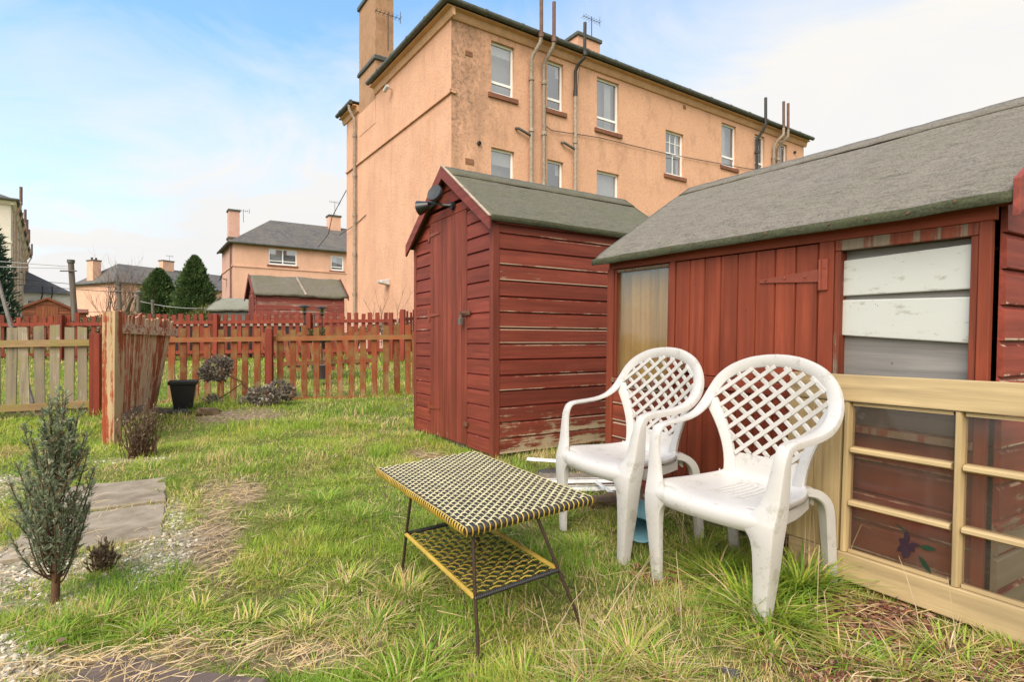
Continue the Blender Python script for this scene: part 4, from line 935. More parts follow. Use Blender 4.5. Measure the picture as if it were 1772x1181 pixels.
# u, v, z, width dir (x, z), outer, inner, lip outer, lip inner   (u right, v backwards)
FR = [(.228, -.262, 0.0, 1, 0, .025, .025, .040, .018), (.234, -.256, .10, 1, 0, .028, .030, .048, .020), (.244, -.250, .22, 1, 0, .032, .040, .062, .024),
      (.252, -.247, .32, 1, 0, .035, .056, .070, .028), (.257, -.240, .380, 1, 0, .034, .105, .075, .012), (.260, -.228, .415, 1, 0, .034, .072, .070, .012), (.266, -.208, .470, 1, 0, .032, .042, .060, .018),
      (.274, -.188, .56, 1, 0, .029, .028, .045, .016), (.279, -.172, .615, 1, 0, .027, .026, .034, .014), (.281, -.148, .650, 1, 0, .027, .026, .028, .013), (.283, -.110, .662, 1, 0, .027, .026, .026, .012),
      (.285, -.04, .664, 1, 0, .027, .026, .026, .012), (.288, .05, .668, 1, 0, .027, .026, .026, .012), (.289, .12, .684, 1, 0, .028, .026, .026, .012), (.284, .175, .718, 1, .10, .030, .027, .024, .012),
      (.270, .212, .765, .97, .25, .031, .028, .022, .012), (.240, .238, .818, .84, .55, .031, .028, .020, .012), (.190, .258, .858, .60, .80, .031, .028, .020, .012), (.120, .272, .886, .35, .94, .031, .028, .020, .012), (.055, .279, .898, .14, .99, .031, .028, .020, .012), (0, .281, .901, 0, 1, .031, .028, .020, .012)]
FP = lerp_path(FR, 5)
def channel(mb, P, mirror=False, full=False):
    rows = []; n = len(P)
    for i in range(n):
        p = P[i]; c = Vector(p[:3]); T = Vector(P[min(i + 1, n - 1)][:3] - P[max(i - 1, 0)][:3]).normalized(); W = Vector((p[3], 0, p[4])); W = (W - T * W.dot(T)).normalized()
        N = W.cross(T).normalized(); wo, wi, lo, li = p[5] * .93, p[6] * .90, p[7], p[8]; r = .008; t = .0055
        sec = [(wo, -lo), (wo, -r), (wo - r * .3, -r * .3), (wo - r, 0), ((wo - wi) / 2, .0015), (-wi + r, 0), (-wi + r * .3, -r * .3), (-wi, -r), (-wi, -li), (-wi + t, -li), (-wi + t, -r - .001), (-wi + r + .002, -t), (wo - r - .002, -t), (wo - t, -r - .001), (wo - t, -lo)]
        rows.append([c + W * a + N * b_ for a, b_ in sec])
    if mirror: rows = [[Vector((-q.x, q.y, q.z)) for q in r_] for r_ in rows]
    k = len(rows[0]); F = [(i * k + j, i * k + (j + 1) % k, (i + 1) * k + (j + 1) % k, (i + 1) * k + j) for i in range(n - 1) for j in range(k)]
    F += [tuple(range(k)), tuple(range((n - 1) * k, n * k))]
    if mirror: F = [f[::-1] for f in F]
    mb.add([q for r_ in rows for q in r_], F, rnd=.5)
def backv(u, z): return .165 + .245 * (z - .42) - .55 * u * u
ST = [(.150, .400, .030, .028), (.158, .47, .026, .022), (.176, .54, .024, .020), (.205, .61, .024, .020), (.236, .67, .026, .022), (.268, .725, .028, .024)]
def make_chair(label, group):
    t = thing('plastic_armchair', label, 'chair', group=group)
    iL, iA = 5 * 4 + 1, 5 * 13   # leg up to the seat, armrest up to where the hoop starts
    for mir in (False, True):
        b = MB(); channel(b, FP[:iL + 1], mir); b.build('leg', M_chair, t, smooth=40)
        b = MB(); channel(b, FP[iL:iA + 1], mir); b.build('armrest', M_chair, t, smooth=40)
    bk = MB()
    for mir in (False, True): channel(bk, FP[iA:], mir)
    # inner stiles
    sp_ = lerp_path(ST, 6)
    for sg in (1, -1):
        rows = []
        for i in range(len(sp_)):
            u, z, wo, wi = sp_[i]; du, dz = (sp_[min(i + 1, len(sp_) - 1)] - sp_[max(i - 1, 0)])[:2]; L = math.hypot(du, dz); nx, nz = dz / L, -du / L
            rows.append([Vector((sg * (u + nx * a), backv(u + nx * a, z + nz * a) + d, z + nz * a)) for a, d in ((wo, .012), (wo, -.002), (wo - .006, -.008), (-wi + .006, -.008), (-wi, -.002), (-wi, .012), (-wi + .005, .012), (0, -.001), (wo - .005, .012))])
        k = 9; n = len(rows); F = [(i * k + j, i * k + (j + 1) % k, (i + 1) * k + (j + 1) % k, (i + 1) * k + j) for i in range(n - 1) for j in range(k)] + [tuple(range(k))[::-1], tuple(range((n - 1) * k, n * k))]
        if sg < 0: F = [f[::-1] for f in F]
        bk.add([q for r_ in rows for q in r_], F, rnd=.5)
    BK = bk.build('backrest', M_chair, t, smooth=40)
    # lattice
    lower = [(u - .012, z) for u, z, _, _ in sp_]; upper = [(p[0], p[2]) for p in FP[iA + 6:]]
    outl = [(-.14, .500)] + [(.14, .500)] + [q for q in lower if q[1] > .5] + [(a - .012, z_ - .020) for a, z_ in upper] 
    outl = outl[1:] + [(-a, z_) for a, z_ in reversed(outl[1:])]
    OX = np.array([o_[0] for o_ in outl]); 
    def inside(a, z_): return bool(in_poly(np.array([a]), np.array([z_]), outl)[0])
    la = MB()
    for fam in (0, 1):
        for i in range(-14, 15):
            off = i * .096 + .02
            def P_(s_):   # gently curved diagonals
                u = s_ * .80 * (1 if fam == 0 else -1) + off * (1 if fam == 0 else 1) * .86; z_ = .70 + s_ * .64
                u += .05 * (s_ ** 2) * (1 if fam == 0 else -1) * 1.2
                return u, z_
            run = []
            for k in range(161):
                s_ = -.5 + 1.0 * k / 160; u, z_ = P_(s_)
                if inside(u, z_): run.append((u, z_))
                else:
                    if len(run) > 3: strip(la, run, fam)
                    run = []
            if len(run) > 3: strip(la, run, fam)
    la.build('lattice', M_chair, BK, smooth=30)
    # seat
    prof = [(-.243, .352), (-.252, .372), (-.250, .394), (-.236, .410), (-.205, .419), (-.17, .421), (-.12, .417), (-.06, .411), (0, .406), (.06, .403), (.11, .404), (.145, .411), (.166, .430), (.176, .458), (.184, .490), (.188, .506)]
    hw = [.215, .228, .238, .245, .250, .250, .248, .243, .236, .228, .212, .190, .168, .150, .146, .142]
    pr = lerp_path([(a, z, h) for (a, z), h in zip(prof, hw)], 4)
    ps = sorted(set([-1, -.985, -.95, -.88, -.78, -.66, -.55] + [round(-.5 + k * .02, 3) for k in range(51)] + [.55, .66, .78, .88, .95, .985, 1]))
    rows = []
    for a, z, h in pr:
        flat = min(1, max(0, (a + .24) / .06)) * (1 - min(1, max(0, (z - .42) / .05)) if a > .1 else 1)
        row = []
        for p in ps:
            zz_ = z + flat * (.016 * abs(p) ** 3.5 - .006 * (1 - p * p)) - (.020 if abs(p) == 1 else .004 if abs(p) == .985 else 0)
            aa = a + (.018 * p * p * (1 if a < -.2 else 0)) - (.10 * (p * h) ** 2 * 5 * .1 if a > .15 else 0)
            row.append((p * h, aa, zz_))
        rows.append(row)
    slots = {-.3, -.18, -.06, .06, .18, .3}
    def skip(i, j): 
        a = pr[i][0]; return (-.10 + .01 * (i % 1) < a < .105) and z_ok(pr[i][1]) and any(abs(ps[j] - s_) < .001 for s_ in slots)
    z_ok = lambda z: z < .425
    b = MB(); b.grid(rows, rnd=.5, skip=skip); b.build('seat', M_chair, t, smooth=50, solid=-.0045)
    # rear legs and the strap that joins them under the seat
    RL = lerp_path([(.168, .150, .398), (.196, .186, .385), (.212, .215, .34), (.212, .226, .24), (.210, .234, .12), (.208, .242, 0)], 6)
    for sg in (1, -1):
        rows = []; n = len(RL)
        for i in range(n):
            c = Vector(RL[i]); T = Vector(RL[min(i + 1, n - 1)] - RL[max(i - 1, 0)]).normalized(); W = Vector((.93, -.38, 0)); W = (W - T * W.dot(T)).normalized(); N = T.cross(W).normalized()
            wd = .032 - .013 * i / n; q = [(wd, .030), (wd, .0), (wd - .005, -.005), (-wd + .005, -.005), (-wd, 0), (-wd, .030), (-wd + .005, .030), (-wd + .006, .003), (wd - .006, .003), (wd - .005, .030)]
            rows.append([Vector((sg * v.x, v.y, v.z)) for v in (c + W * a - N * b_ * 1. for a, b_ in q)])
        k = 10; F = [(i * k + j, i * k + (j + 1) % k, (i + 1) * k + (j + 1) % k, (i + 1) * k + j) for i in range(n - 1) for j in range(k)] + [tuple(range(k))[::-1], tuple(range((n - 1) * k, n * k))]
        if sg < 0: F = [f[::-1] for f in F]
        b = MB(); b.add([q for r_ in rows for q in r_], F, rnd=.5); b.build('leg', M_chair, t, smooth=40)
    b = MB()
    for sg in (1, -1):
        SR = lerp_path([(sg * .244, -.17, .385), (sg * .225, 0, .375), (sg * .195, .14, .375)], 6)
        rows = [[(x, y, z + .02), (x + sg * .006, y, z + .02), (x + sg * .006, y, z - .025), (x, y, z - .025)] for x, y, z in SR]; n = len(rows)
        F = [(i * 4 + j, i * 4 + (j + 1) % 4, (i + 1) * 4 + (j + 1) % 4, (i + 1) * 4 + j) for i in range(n - 1) for j in range(4)] + [(0, 1, 2, 3), tuple(range(n * 4 - 4, n * 4))]
        b.add([q for r_ in rows for q in r_], F, rnd=.5)
    SR = lerp_path([(-.20, .17, .385), (-.1, .188, .405), (0, .19, .41), (.1, .188, .405), (.20, .17, .385)], 5)
    rows = [[(x, y, z + .02), (x, y + .006, z + .02), (x, y + .006, z - .03), (x, y, z - .03)] for x, y, z in SR]; n = len(rows)
    b.add([q for r_ in rows for q in r_], [(i * 4 + j, i * 4 + (j + 1) % 4, (i + 1) * 4 + (j + 1) % 4, (i + 1) * 4 + j) for i in range(n - 1) for j in range(4)], rnd=.5)
    b.build('seat_rail', M_chair, t, smooth=40)
    return t
def strip(mb, run, fam, w=.0088):
    n = len(run); off = .0005 if fam == 0 else .0065; rows = []
    for i in range(0, n):
        u, z = run[i]; u2, z2 = run[min(i + 1, n - 1)]; u1, z1 = run[max(i - 1, 0)]
        L = math.hypot(u2 - u1, z2 - z1); nx, nz = (z2 - z1) / L, -(u2 - u1) / L
        rows.append([(u + nx * a, backv(u, z) + off + d, z + nz * a) for a, d in ((-w, .004), (-w, -.003), (-w * .86, -.004), (w * .86, -.004), (w, -.003), (w, .004))])
    rows = rows[::3] + [rows[-1]] if n > 4 else rows
    n = len(rows); k = 6
    mb.add([q for r_ in rows for q in r_], [(i * k + j, i * k + (j + 1) % k, (i + 1) * k + (j + 1) % k, (i + 1) * k + j) for i in range(n - 1) for j in range(k)] + [tuple(range(k))[::-1], tuple(range((n - 1) * k, n * k))], rnd=.5)
CH = make_chair('nearer white plastic lattice-back armchair, right one of the pair', 'white plastic armchairs by the playhouse')
def pose(o, x, y, z, yaw, pitch, roll=0):
    # yaw: heading of the chair's back-to-front axis; local -y is the front
    o.matrix_world = Matrix.Translation((x, y, z)) @ Matrix.Rotation(yaw, 4, 'Z') @ Matrix.Rotation(pitch, 4, 'X') @ Matrix.Rotation(roll, 4, 'Y') @ Matrix.Scale(.92, 4)
C2 = copy_tree(CH); C2['label'] = 'farther white plastic lattice-back armchair, left one of the pair'
CHAIRS = [(.860, 2.080, .026, R(-56.5), R(3.8), R(0)), (.547, 2.59, .052, R(-61), R(3.0), R(0))]
pose(CH, *CHAIRS[0]); pose(C2, *CHAIRS[1])

# ------------------------------------------------------------------ woven cane table
TB = thing('cane_table', 'low coffee table woven in black and yellow cane on thin rusty legs', 'table')
tx = Vector((.866, .500, .062)).normalized(); ty = Vector((-.5, .866, .0)); tz = tx.cross(ty)
TB.matrix_world = Matrix(((tx.x, ty.x, tz.x, -.135), (tx.y, ty.y, tz.y, 1.64), (tx.z, ty.z, tz.z, .40), (0, 0, 0, 1)))
TW, TL = .462, .885; NB = 24; pb = TW / NB; NC = 49; pc = TL / NC
b = MB(); b.box(.012, TW - .012, .012, TL - .012, -.015, -.006); TT = b.build('tabletop', M_blk_str, TB)
b = MB()       # black bands along the table, wrapped over both ends
for i in range(NB):
    x0 = i * pb + .0026; x1 = (i + 1) * pb - .0026; xc = (x0 + x1) / 2; rows = []
    ys = [(.0, -.024), (-.004, -.018), (-.005, -.006), (.0, -.0005)]
    for j in range(NC * 4 + 1):
        y = j * pc / 4; ph = (j / 4 + (i % 2)) ; ys.append((min(max(y, .002), TL - .002), .0012 + .0022 * math.cos(math.pi * (ph + .5) ) * 0 + (-.0028 if (int(j / 4) + i) % 2 == 0 and j % 4 in (2,) else 0.0006)))
    ys += [(TL, -.0005), (TL + .005, -.006), (TL + .004, -.018), (TL, -.024)]
    for y, z in ys: rows.append([(x0, y, z - .0012), (x0 + .002, y, z), (xc, y, z + .0003), (x1 - .002, y, z), (x1, y, z - .0012)])
    b.grid(rows, rnd=random.random())
b.build('black_band', M_blk_band, TT, smooth=50)
b = MB(); bc = MB()
for i in range(NB + 1):      # thin yellow strands between the bands, wrapped over the ends
    x = i * pb; pts = [(x, 0, -.026), (x, -.006, -.018), (x, -.0075, -.006), (x, 0, .0018)]
    b.tube(pts, .0022, 6); b.tube([(x, TL, .0018), (x, TL + .0075, -.006), (x, TL + .006, -.018), (x, TL, -.026)], .0022, 6)
    pts = [(x + random.gauss(0, .0005), j * pc, .0020 + .0006 * math.cos(math.pi * (i + j))) for j in range(NC + 1)]
    bc.tube(pts, .0014, 5)
for j in range(NC):          # pairs of cream strands crossing, over every second band
    for dd in (-.0024, .0024):
        y = (j + .5) * pc + dd; pts = []
        for i in range(NB):
            over = (i + j) % 2 == 0; zt_ = .0052 if over else -.004; x0 = i * pb
            pts += [(x0 + pb * .22, y + (.0008 if over else 0) + random.gauss(0, .0003), zt_), (x0 + pb * .78, y + random.gauss(0, .0003), zt_)]
        bc.tube(pts, .0014, 5)
        for xx, sg in ((0, -1), (TW, 1)):
            b.tube([(xx, y, .0045 if sg < 0 else .003), (xx + sg * .006, y, -.001), (xx + sg * .0085, y, -.010), (xx + sg * .005, y, -.020), (xx - sg * .004, y, -.026)], .0016, 6)
bc.build('cream_strand', M_cream_str, TT, smooth=60); b.build('yellow_strand', M_yel_str, TT, smooth=60)
b = MB(); b.tube([(-.002, -.0, -.011), (TW, 0, -.011), (TW, TL, -.011), (0, TL, -.011), (-.002, 0, -.011)], .0062, 8); b.build('rim_rod', M_iron, TT)
legs = [((.033, .011), (.005, -.013)), ((.024, .527), (.006, .678)), ((.251, -.0), (.369, -.040)), ((.251, .527), (.369, .68))]
LEGP = []
for k, (tp, ft) in enumerate(legs):
    zf = -.405 - (.03 if k == 0 else .0); b = MB()
    A_ = Vector((tp[0] + (.0 if k else 0), tp[1] + (.012 if k in (0, 2) else 0), -.016)); B_ = Vector((ft[0], ft[1], zf)); LEGP.append((A_, B_))
    bend = A_.lerp(B_, .80) + Vector((.004, .0, 0)); b.tube([A_, A_.lerp(B_, .4), bend, B_ + Vector((0, 0, 0))], .0058, 8); b.build('leg', M_iron, TB, smooth=60)
# shelf
f_ = .475; q = [LEGP[k][0].lerp(LEGP[k][1], f_) for k in range(4)]      # near, far-left, near-right, far-right
SH = MB(); SH.tube([q[0], q[2]], .0048, 8); SH.tube([q[1], q[3]], .0048, 8); SH.tube([q[0], q[1]], .0042, 8); SH.tube([q[2], q[3]], .0042, 8)
SHO = SH.build('shelf', M_iron, TB, smooth=60)
def sp(u, v, dz=0):
    p = q[0].lerp(q[2], u).lerp(q[1].lerp(q[3], u), v); return Vector((p.x, p.y, p.z + dz - .022 * math.sin(math.pi * u) * math.sin(math.pi * v) * 1.0))
yb, kb = MB(), MB()
nl, nc_ = 11, 22
for i in range(nl + 1):
    u = i / nl; j0 = random.gauss(0, .004)
    for dd in (-.0035, .0035) if 0 < i < nl else (0,):
        pts = [sp(min(1, max(0, u + dd / .3 + j0 * math.sin(v * 7 / 26 * 3))), v / nc_, .0035 * (1 if (i + v) % 2 else -1)) for v in range(nc_ + 1)]
        kb.tube(pts, .0018, 5)
for j in range(nc_ + 1):
    v = j / nc_; s0 = random.gauss(0, .006)
    pts = [sp(u / nl, min(1, max(0, v + s0 * math.sin(u * .8) + random.gauss(0, .0015) + (.012 * math.sin(u * 2.1) if j in (7, 15, 21) else 0))), .0035 * (-1 if (u + j) % 2 else 1)) for u in range(nl + 1)]
    yb.tube(pts, .0021, 5)
for a_, c_, mbx in ((q[0], q[1], yb), (q[2], q[3], yb), (q[0], q[2], kb), (q[1], q[3], kb)):     # cord wound round the frame
    L = (c_ - a_).length; nt_ = int(L / .0062); T = (c_ - a_).normalized(); n1_ = T.cross(Vector((0, 0, 1))).normalized(); n2_ = n1_.cross(T)
    pts = [a_ + T * (L * k / (nt_ * 4)) + (n1_ * math.cos(k * math.pi / 2) + n2_ * math.sin(k * math.pi / 2)) * .0072 for k in range(nt_ * 4 + 1)]
    mbx.tube(pts, .0026, 5)
yb.build('yellow_cord', M_yel_str, SHO, smooth=60); kb.build('black_cord', M_blk_str, SHO, smooth=60)

# ------------------------------------------------------------------ bucket, strips and stones under the sheds
def orient(o, loc, axis, spin=0):
    o.matrix_world = Matrix.Translation(loc) @ Vector(axis).to_track_quat('Z', 'Y').to_matrix().to_4x4() @ Matrix.Rotation(spin, 4, 'Z')
BU = thing('bucket', 'pale blue plastic bucket lying on its side behind the chair legs', 'bucket')
b = MB(); b.lathe([(0, .003), (.046, .003), (.052, .0), (.064, .135), (.070, .137), (.071, .144), (.066, .146), (.061, .141), (.050, .009), (0, .009)], 36); b.build('bucket_body', M_bucket, BU, smooth=40)
bx_, by_ = px_ground(1112, 940, .075); orient(BU, (.605, 2.56, .180), (-.36, -.86, -.36))
b = MB()
def strips():
    L = [((905, 787), (1000, 775), .17, 3.60, 3.4), ]
S_ = [((.10, 3.72, .165), (.62, 3.50, .175), .022, .006, 'thin white trim strip poking out from under the tall shed'),
      ((.14, 3.30, .12), (.75, 3.22, .15), .03, .012, 'upper white trim strip in the pile between the sheds'),
      ((.16, 3.20, .10), (.78, 3.12, .135), .034, .014, 'lower white trim strip in the pile between the sheds'),
      ((.47, 3.15, .16), (.62, 2.95, .085), .018, .006, 'short white strip slanting down into the grass by the chair')]
for (A_, B_, wd, th_, lb) in S_:
    A_, B_ = Vector(A_), Vector(B_); T = (B_ - A_); L = T.length; b = MB()
    b.prism([(-wd / 2, 0), (wd / 2, 0), (wd / 2, th_), (wd / 2 - .003, th_), (wd / 2 - .004, .003), (-wd / 2 + .004, .003), (-wd / 2 + .003, th_), (-wd / 2, th_)], lambda a, c, d: (d, a, c), 0, L)
    o = b.build('trim_strip', M_alu); o.matrix_world = Matrix.Translation(A_) @ T.to_track_quat('X', 'Z').to_matrix().to_4x4() @ Matrix.Rotation(R(60), 4, 'X')
    tag(o, lb, 'trim strip', 'white trim strips between the sheds')
b = MB(); b.box(0, .55, -.04, .04, 0, .02); o = b.build('timber_offcut', M_bare_dark, bevel=.003); o.location = (.16, 3.42, .11); o.rotation_euler = (R(8), R(-2), R(-8)); tag(o, 'weathered timber offcut lying on the pile between the sheds', 'timber')
rock('stone', .50, 2.98, .17, .11, .05, M_stone, 'flat grey sandstone slab leaning in the gap between sheds and chair', .3)
rock('stone', .30, 3.62, .20, .10, .06, M_dark_stone, 'dark block supporting the corner of the tall shed', .5, z=.05)
rock('stone', .72, 3.30, .10, .08, .05, M_stone, 'sandstone block under the playhouse corner', .2, z=.03)
# ------------------------------------------------------------------ picket fences
def fence(name, label, A, B, z0, z1, n, pw, h, mats, group=None, rail_h=(.80,), lower=None, posts=(), post_w=.09, post_h=1.0, jit=.012, start=.03, lean=0, front=-1, rail_t=.028, rh=.07, tops=None, zb=None):
    """local x runs A->B; pickets stand on the far or near side of the rails. Ground height follows z0 -> z1"""
    A = Vector(A); B = Vector(B); L = (B - A).length; rz = math.atan2(B.y - A.y, B.x - A.x)
    t = thing(name, label, 'fence', (A.x, A.y, z0), rz, group); sl = (z1 - z0) / L
    pm, rm, po = mats
    for i in range(n):
        x = start + (L - 2 * start) * (i + .5) / n + random.gauss(0, .004); w_ = pw * ru(.93, 1.07); tl = random.gauss(0, .012) + lean; hh = h + ru(-jit, jit) + (tops(i) if tops else 0)
        d = ru(.016, .021); zz0 = .0 + ru(.01, .05); c = ru(-.006, .006); b = MB(); zo = sl * x
        y0 = .001; P = [(x - w_ / 2, y0, zo + zz0), (x + w_ / 2, y0, zo + zz0), (x + w_ / 2, y0 + d, zo + zz0), (x - w_ / 2, y0 + d, zo + zz0),
             (x - w_ / 2 + tl, y0, zo + hh - c), (x + w_ / 2 + tl, y0, zo + hh + c), (x + w_ / 2 + tl, y0 + d, zo + hh + c), (x - w_ / 2 + tl, y0 + d, zo + hh - c)]
        b.hexa(P); b.build('picket', pm, t)
    for zr, in [(z,) for z in rail_h] + ([(lower,)] if lower is not None else []):
        b = MB(); k = 10
        V = [[(L * i / k, -rail_t + (0), sl * L * i / k + zr - rh / 2), (L * i / k, 0, sl * L * i / k + zr - rh / 2), (L * i / k, 0, sl * L * i / k + zr + rh / 2), (L * i / k, -rail_t, sl * L * i / k + zr + rh / 2)] for i in range(k + 1)]
        b.add([q for r_ in V for q in r_], [(i * 4 + j, i * 4 + (j + 1) % 4, (i + 1) * 4 + (j + 1) % 4, (i + 1) * 4 + j) for i in range(k) for j in range(4)] + [(3, 2, 1, 0), tuple(range(4 * k, 4 * k + 4))])
        b.build('rail', rm, t)
    for x, ph, pmx in posts:
        b = MB(); b.box(x - post_w / 2, x + post_w / 2, -rail_t - post_w - .002, -rail_t - .002, sl * x - .1, sl * x + ph); b.build('post', pmx or po, t, bevel=.004)
    return t
# middle fence, x runs left to right
fence('picket_fence', 'orange red picket fence with a mossy top rail across the lawn', (-4.36, 6.97, 0), (-.10, 7.55, 0), .16, .22, 29, .073, .94, (M_pick_red, M_rail_red, M_pick_red),
      'picket fences', rail_h=(.80,), lower=.015, posts=[], jit=.03, rh=.062)
# continuing posts stand in front, drawn with the pickets
mf = [o for o in bpy.data.objects if o.name == 'picket_fence'][0]
for x, wd, ph in ((1.30, .085, .93), (3.12, .09, .87)):
    b = MB(); b.box(x - wd / 2, x + wd / 2, -.125, -.030, -.1 + .015 * x, ph + .015 * x); b.build('post', M_pick_dark if x < 2 else M_pick_red, mf, bevel=.004)
# left, unpainted fence
fence('picket_fence', 'weathered grey green picket fence in front of the lawn on the left', (-5.9, 5.12, 0), (-4.33, 5.80, 0), .17, .20, 14, .080, .90, (M_pick_grey, M_rail_grey, M_rail_grey),
      'picket fences', rail_h=(.735,), lower=.10, posts=[], jit=.02, rh=.068)
PO = thing('fence_post', 'plain dark red post at the end of the grey picket fence', 'post', (-4.30, 5.79, .15), R(20))
b = MB(); b.box(-.045, .045, -.045, .045, -.05, .88); b.build('post_shaft', M_pick_dark, PO, bevel=.004)
# leaning gate
GT = thing('garden_gate', 'flaking red picket gate twisted open beside its bare topped post', 'gate', (-3.37, 4.75, .07), 0)
b = MB(); b.hexa([(-.055, -.075, -.1), (.050, -.075, -.1), (.050, .02, -.1), (-.055, .02, -.1), (-.050, -.075, 1.12), (.060, -.075, 1.135), (.060, .02, 1.13), (-.050, .02, 1.115)]); b.build('gate_post', M_gate_post, GT, bevel=.005)
gx, gy = -.49, 1.66; GLn = math.hypot(gx, gy); gd = Vector((gx, gy, 0)) / GLn; gn = Vector((gd.y, -gd.x, 0))
for i in range(18):
    s_ = .05 + (GLn - .08) * (i + .5) / 18; k = s_ / GLn; w_ = .077; zb_ = .11 + .05 * k + ru(-.01, .01); ztp = 1.12 + .015 * math.sin(i * 1.3) - .015 * k + ru(-.015, .015)
    lx = -.11 * k - .005; b = MB()     # bottoms swing out to the left with distance
    def Pp(s, d, z, bot): 
        v = gd * s + gn * (d) ; return (v.x + (lx if bot else 0), v.y + (-.14 * k if bot else 0), z)
    tw = ru(-.01, .01)
    b.hexa([Pp(s_ - w_ / 2, -.018, zb_, 1), Pp(s_ + w_ / 2, -.018, zb_, 1), Pp(s_ + w_ / 2, .0, zb_, 1), Pp(s_ - w_ / 2, .0, zb_, 1), Pp(s_ - w_ / 2, -.018, ztp + tw, 0), Pp(s_ + w_ / 2, -.018, ztp - tw, 0), Pp(s_ + w_ / 2, .0, ztp - tw, 0), Pp(s_ - w_ / 2, .0, ztp + tw, 0)])
    b.build('picket', M_gate, GT)
b = MB(); v0 = gd * .03; v1 = gd * (GLn + .03)
P = []
for z in (.945, 1.03):
    for (v, d) in ((v0, .002), (v1, .002), (v1, .032), (v0, .032)): q_ = v + gn * d; P.append((q_.x, q_.y, z - (.012 if v is v1 else 0)))
b.hexa(P); b.build('rail', M_gate_rail, GT, bevel=.003)
b = MB(); v1 = gd * (GLn * .92); P = []
for z in (.14, .215):
    for (v, d) in ((v0, .004), (v1, .004), (v1, .05), (v0, .05)): q_ = v + gn * d; kk_ = v.length / GLn; P.append((q_.x - .17 * kk_, q_.y - .2 * kk_, z + .06 * kk_))
b.hexa(P); b.build('lower_rail', M_bare_dark, GT, bevel=.003)
# back fence (deep red), two stretches
fence('picket_fence', 'deep red picket fence standing farther back behind the orange one', (-8.05, 11.6, 0), (-2.45, 11.9, 0), .56, .62, 37, .085, .93, (M_pick_dark, M_pick_dark, M_pick_dark),
      'picket fences', rail_h=(.76, .14), posts=[(.05, .93, None), (1.9, .93, None), (3.8, .93, None), (5.5, .93, None)], jit=.02)
fence('picket_fence', 'deep red picket fence on the far left in front of the brown shed', (-13.6, 11.6, 0), (-8.3, 11.5, 0), .50, .54, 30, .095, .93, (M_pick_dark, M_pick_dark, M_pick_dark),
      'picket fences', rail_h=(.76, .14), posts=[(.5, .95, None), (2.4, .98, None), (4.4, .95, None)], jit=.07)
fence('picket_fence', 'low dark red picket fence running back beside the pink wall base', (-2.35, 11.6, 0), (-1.75, 14.0, 0), .62, .84, 14, .085, .92, (M_pick_dark, M_pick_dark, M_pick_dark),
      'picket fences', rail_h=(.76, .14), posts=[(.05, .98, None)], jit=.04)
BF = fence('broken_fence_panel', 'broken picket panel leaning askew behind the orange fence', (-4.0, 9.1, 0), (-2.35, 9.5, 0), .40, .46, 12, .075, .70, (M_pick_red, M_pick_red, M_pick_red), rail_h=(.62, .16), jit=.06, lean=-.14)
BF.rotation_euler = (R(-10), 0, BF.rotation_euler[2])
# dark covered frame behind the back fence
CF = thing('cold_frame', 'long low black tarp covered frame with a pale rail behind the back fence', 'cold frame', (-7.6, 12.5, .62), R(2))
b = MB(); b.box(0, 3.2, 0, 1.2, 0, .66); b.build('tarp_cover', M_black_pl, CF, bevel=.02)
b = MB(); b.box(-.03, 3.23, -.03, .04, .665, .73); b.build('top_rail', M_pipe, CF)

# ------------------------------------------------------------------ planter, shrub, solar lamps and bits near the gate
PX = thing('planter', 'empty square black plastic planter standing on a flat stone', 'planter', (-3.68, 6.28, .185), R(27))
b = MB()
def ring(h, z): return [(-h, -h, z), (h, -h, z), (h, h, z), (-h, h, z)]
R_ = [ring(.085, 0), ring(.090, .02), ring(.125, .28), ring(.142, .282), ring(.146, .32), ring(.136, .322), ring(.130, .288), ring(.115, .282), ring(.100, .10)]
b.add([q_ for r_ in R_ for q_ in r_], [(i * 4 + j, i * 4 + (j + 1) % 4, (i + 1) * 4 + (j + 1) % 4, (i + 1) * 4 + j) for i in range(len(R_) - 1) for j in range(4)] + [(3, 2, 1, 0), tuple(range(4 * len(R_) - 4, 4 * len(R_)))]); b.build('pot', M_black_pl, PX, bevel=.004)
rock('flat_stone', -3.80, 6.15, .42, .26, .07, M_stone, 'large flat sandstone slab under the black planter', .1, z=.12)
rock('flat_stone', -3.25, 6.0, .16, .12, .06, M_stone, 'rounded brown stone on the right below the planter', .4)
rock('flat_stone', -3.55, 5.98, .12, .06, .04, M_dark_stone, 'small dark stone leaning at the foot of the planter', .2, z=.17)
rock('flat_stone', -4.02, 5.85, .10, .20, .04, M_stone, 'pale stone slab edge next to the gate foot', -.6, z=.15)
b = MB(); b.tube([(-3.28, 6.95, .235), (-2.95, 6.85, .24)], .012, 8); tag(b.build('white_pipe', M_alu), 'short white pipe lying on the grass below the dead shrub', 'pipe')

def leaf_cloud(P, Dr, size, aspect, tint, name, mat, parent=None, **k):
    """one folded little leaf per point, growing along Dr"""
    n = len(P); r = rng.normal(0, 1, (n, 3)); s_ = np.cross(Dr, r); s_ /= np.linalg.norm(s_, axis=1, keepdims=True) + 1e-9
    L = (size * rng.uniform(.6, 1.4, n))[:, None]; W = L * aspect
    V = np.stack([P - s_ * W * .25, P + Dr * L * .45 - s_ * W * .5, P + Dr * L, P + Dr * L * .45 + s_ * W * .5], 1)
    Q = (np.arange(n) * 4)[:, None] + np.array([[0, 1, 2, 3]])
    return raw_mesh(name, V.reshape(-1, 3), Q, np.zeros((0, 3), int), np.repeat(tint, 4), mat, parent=parent, **k)
def unit(v): return v / (np.linalg.norm(v, axis=-1, keepdims=True) + 1e-9)
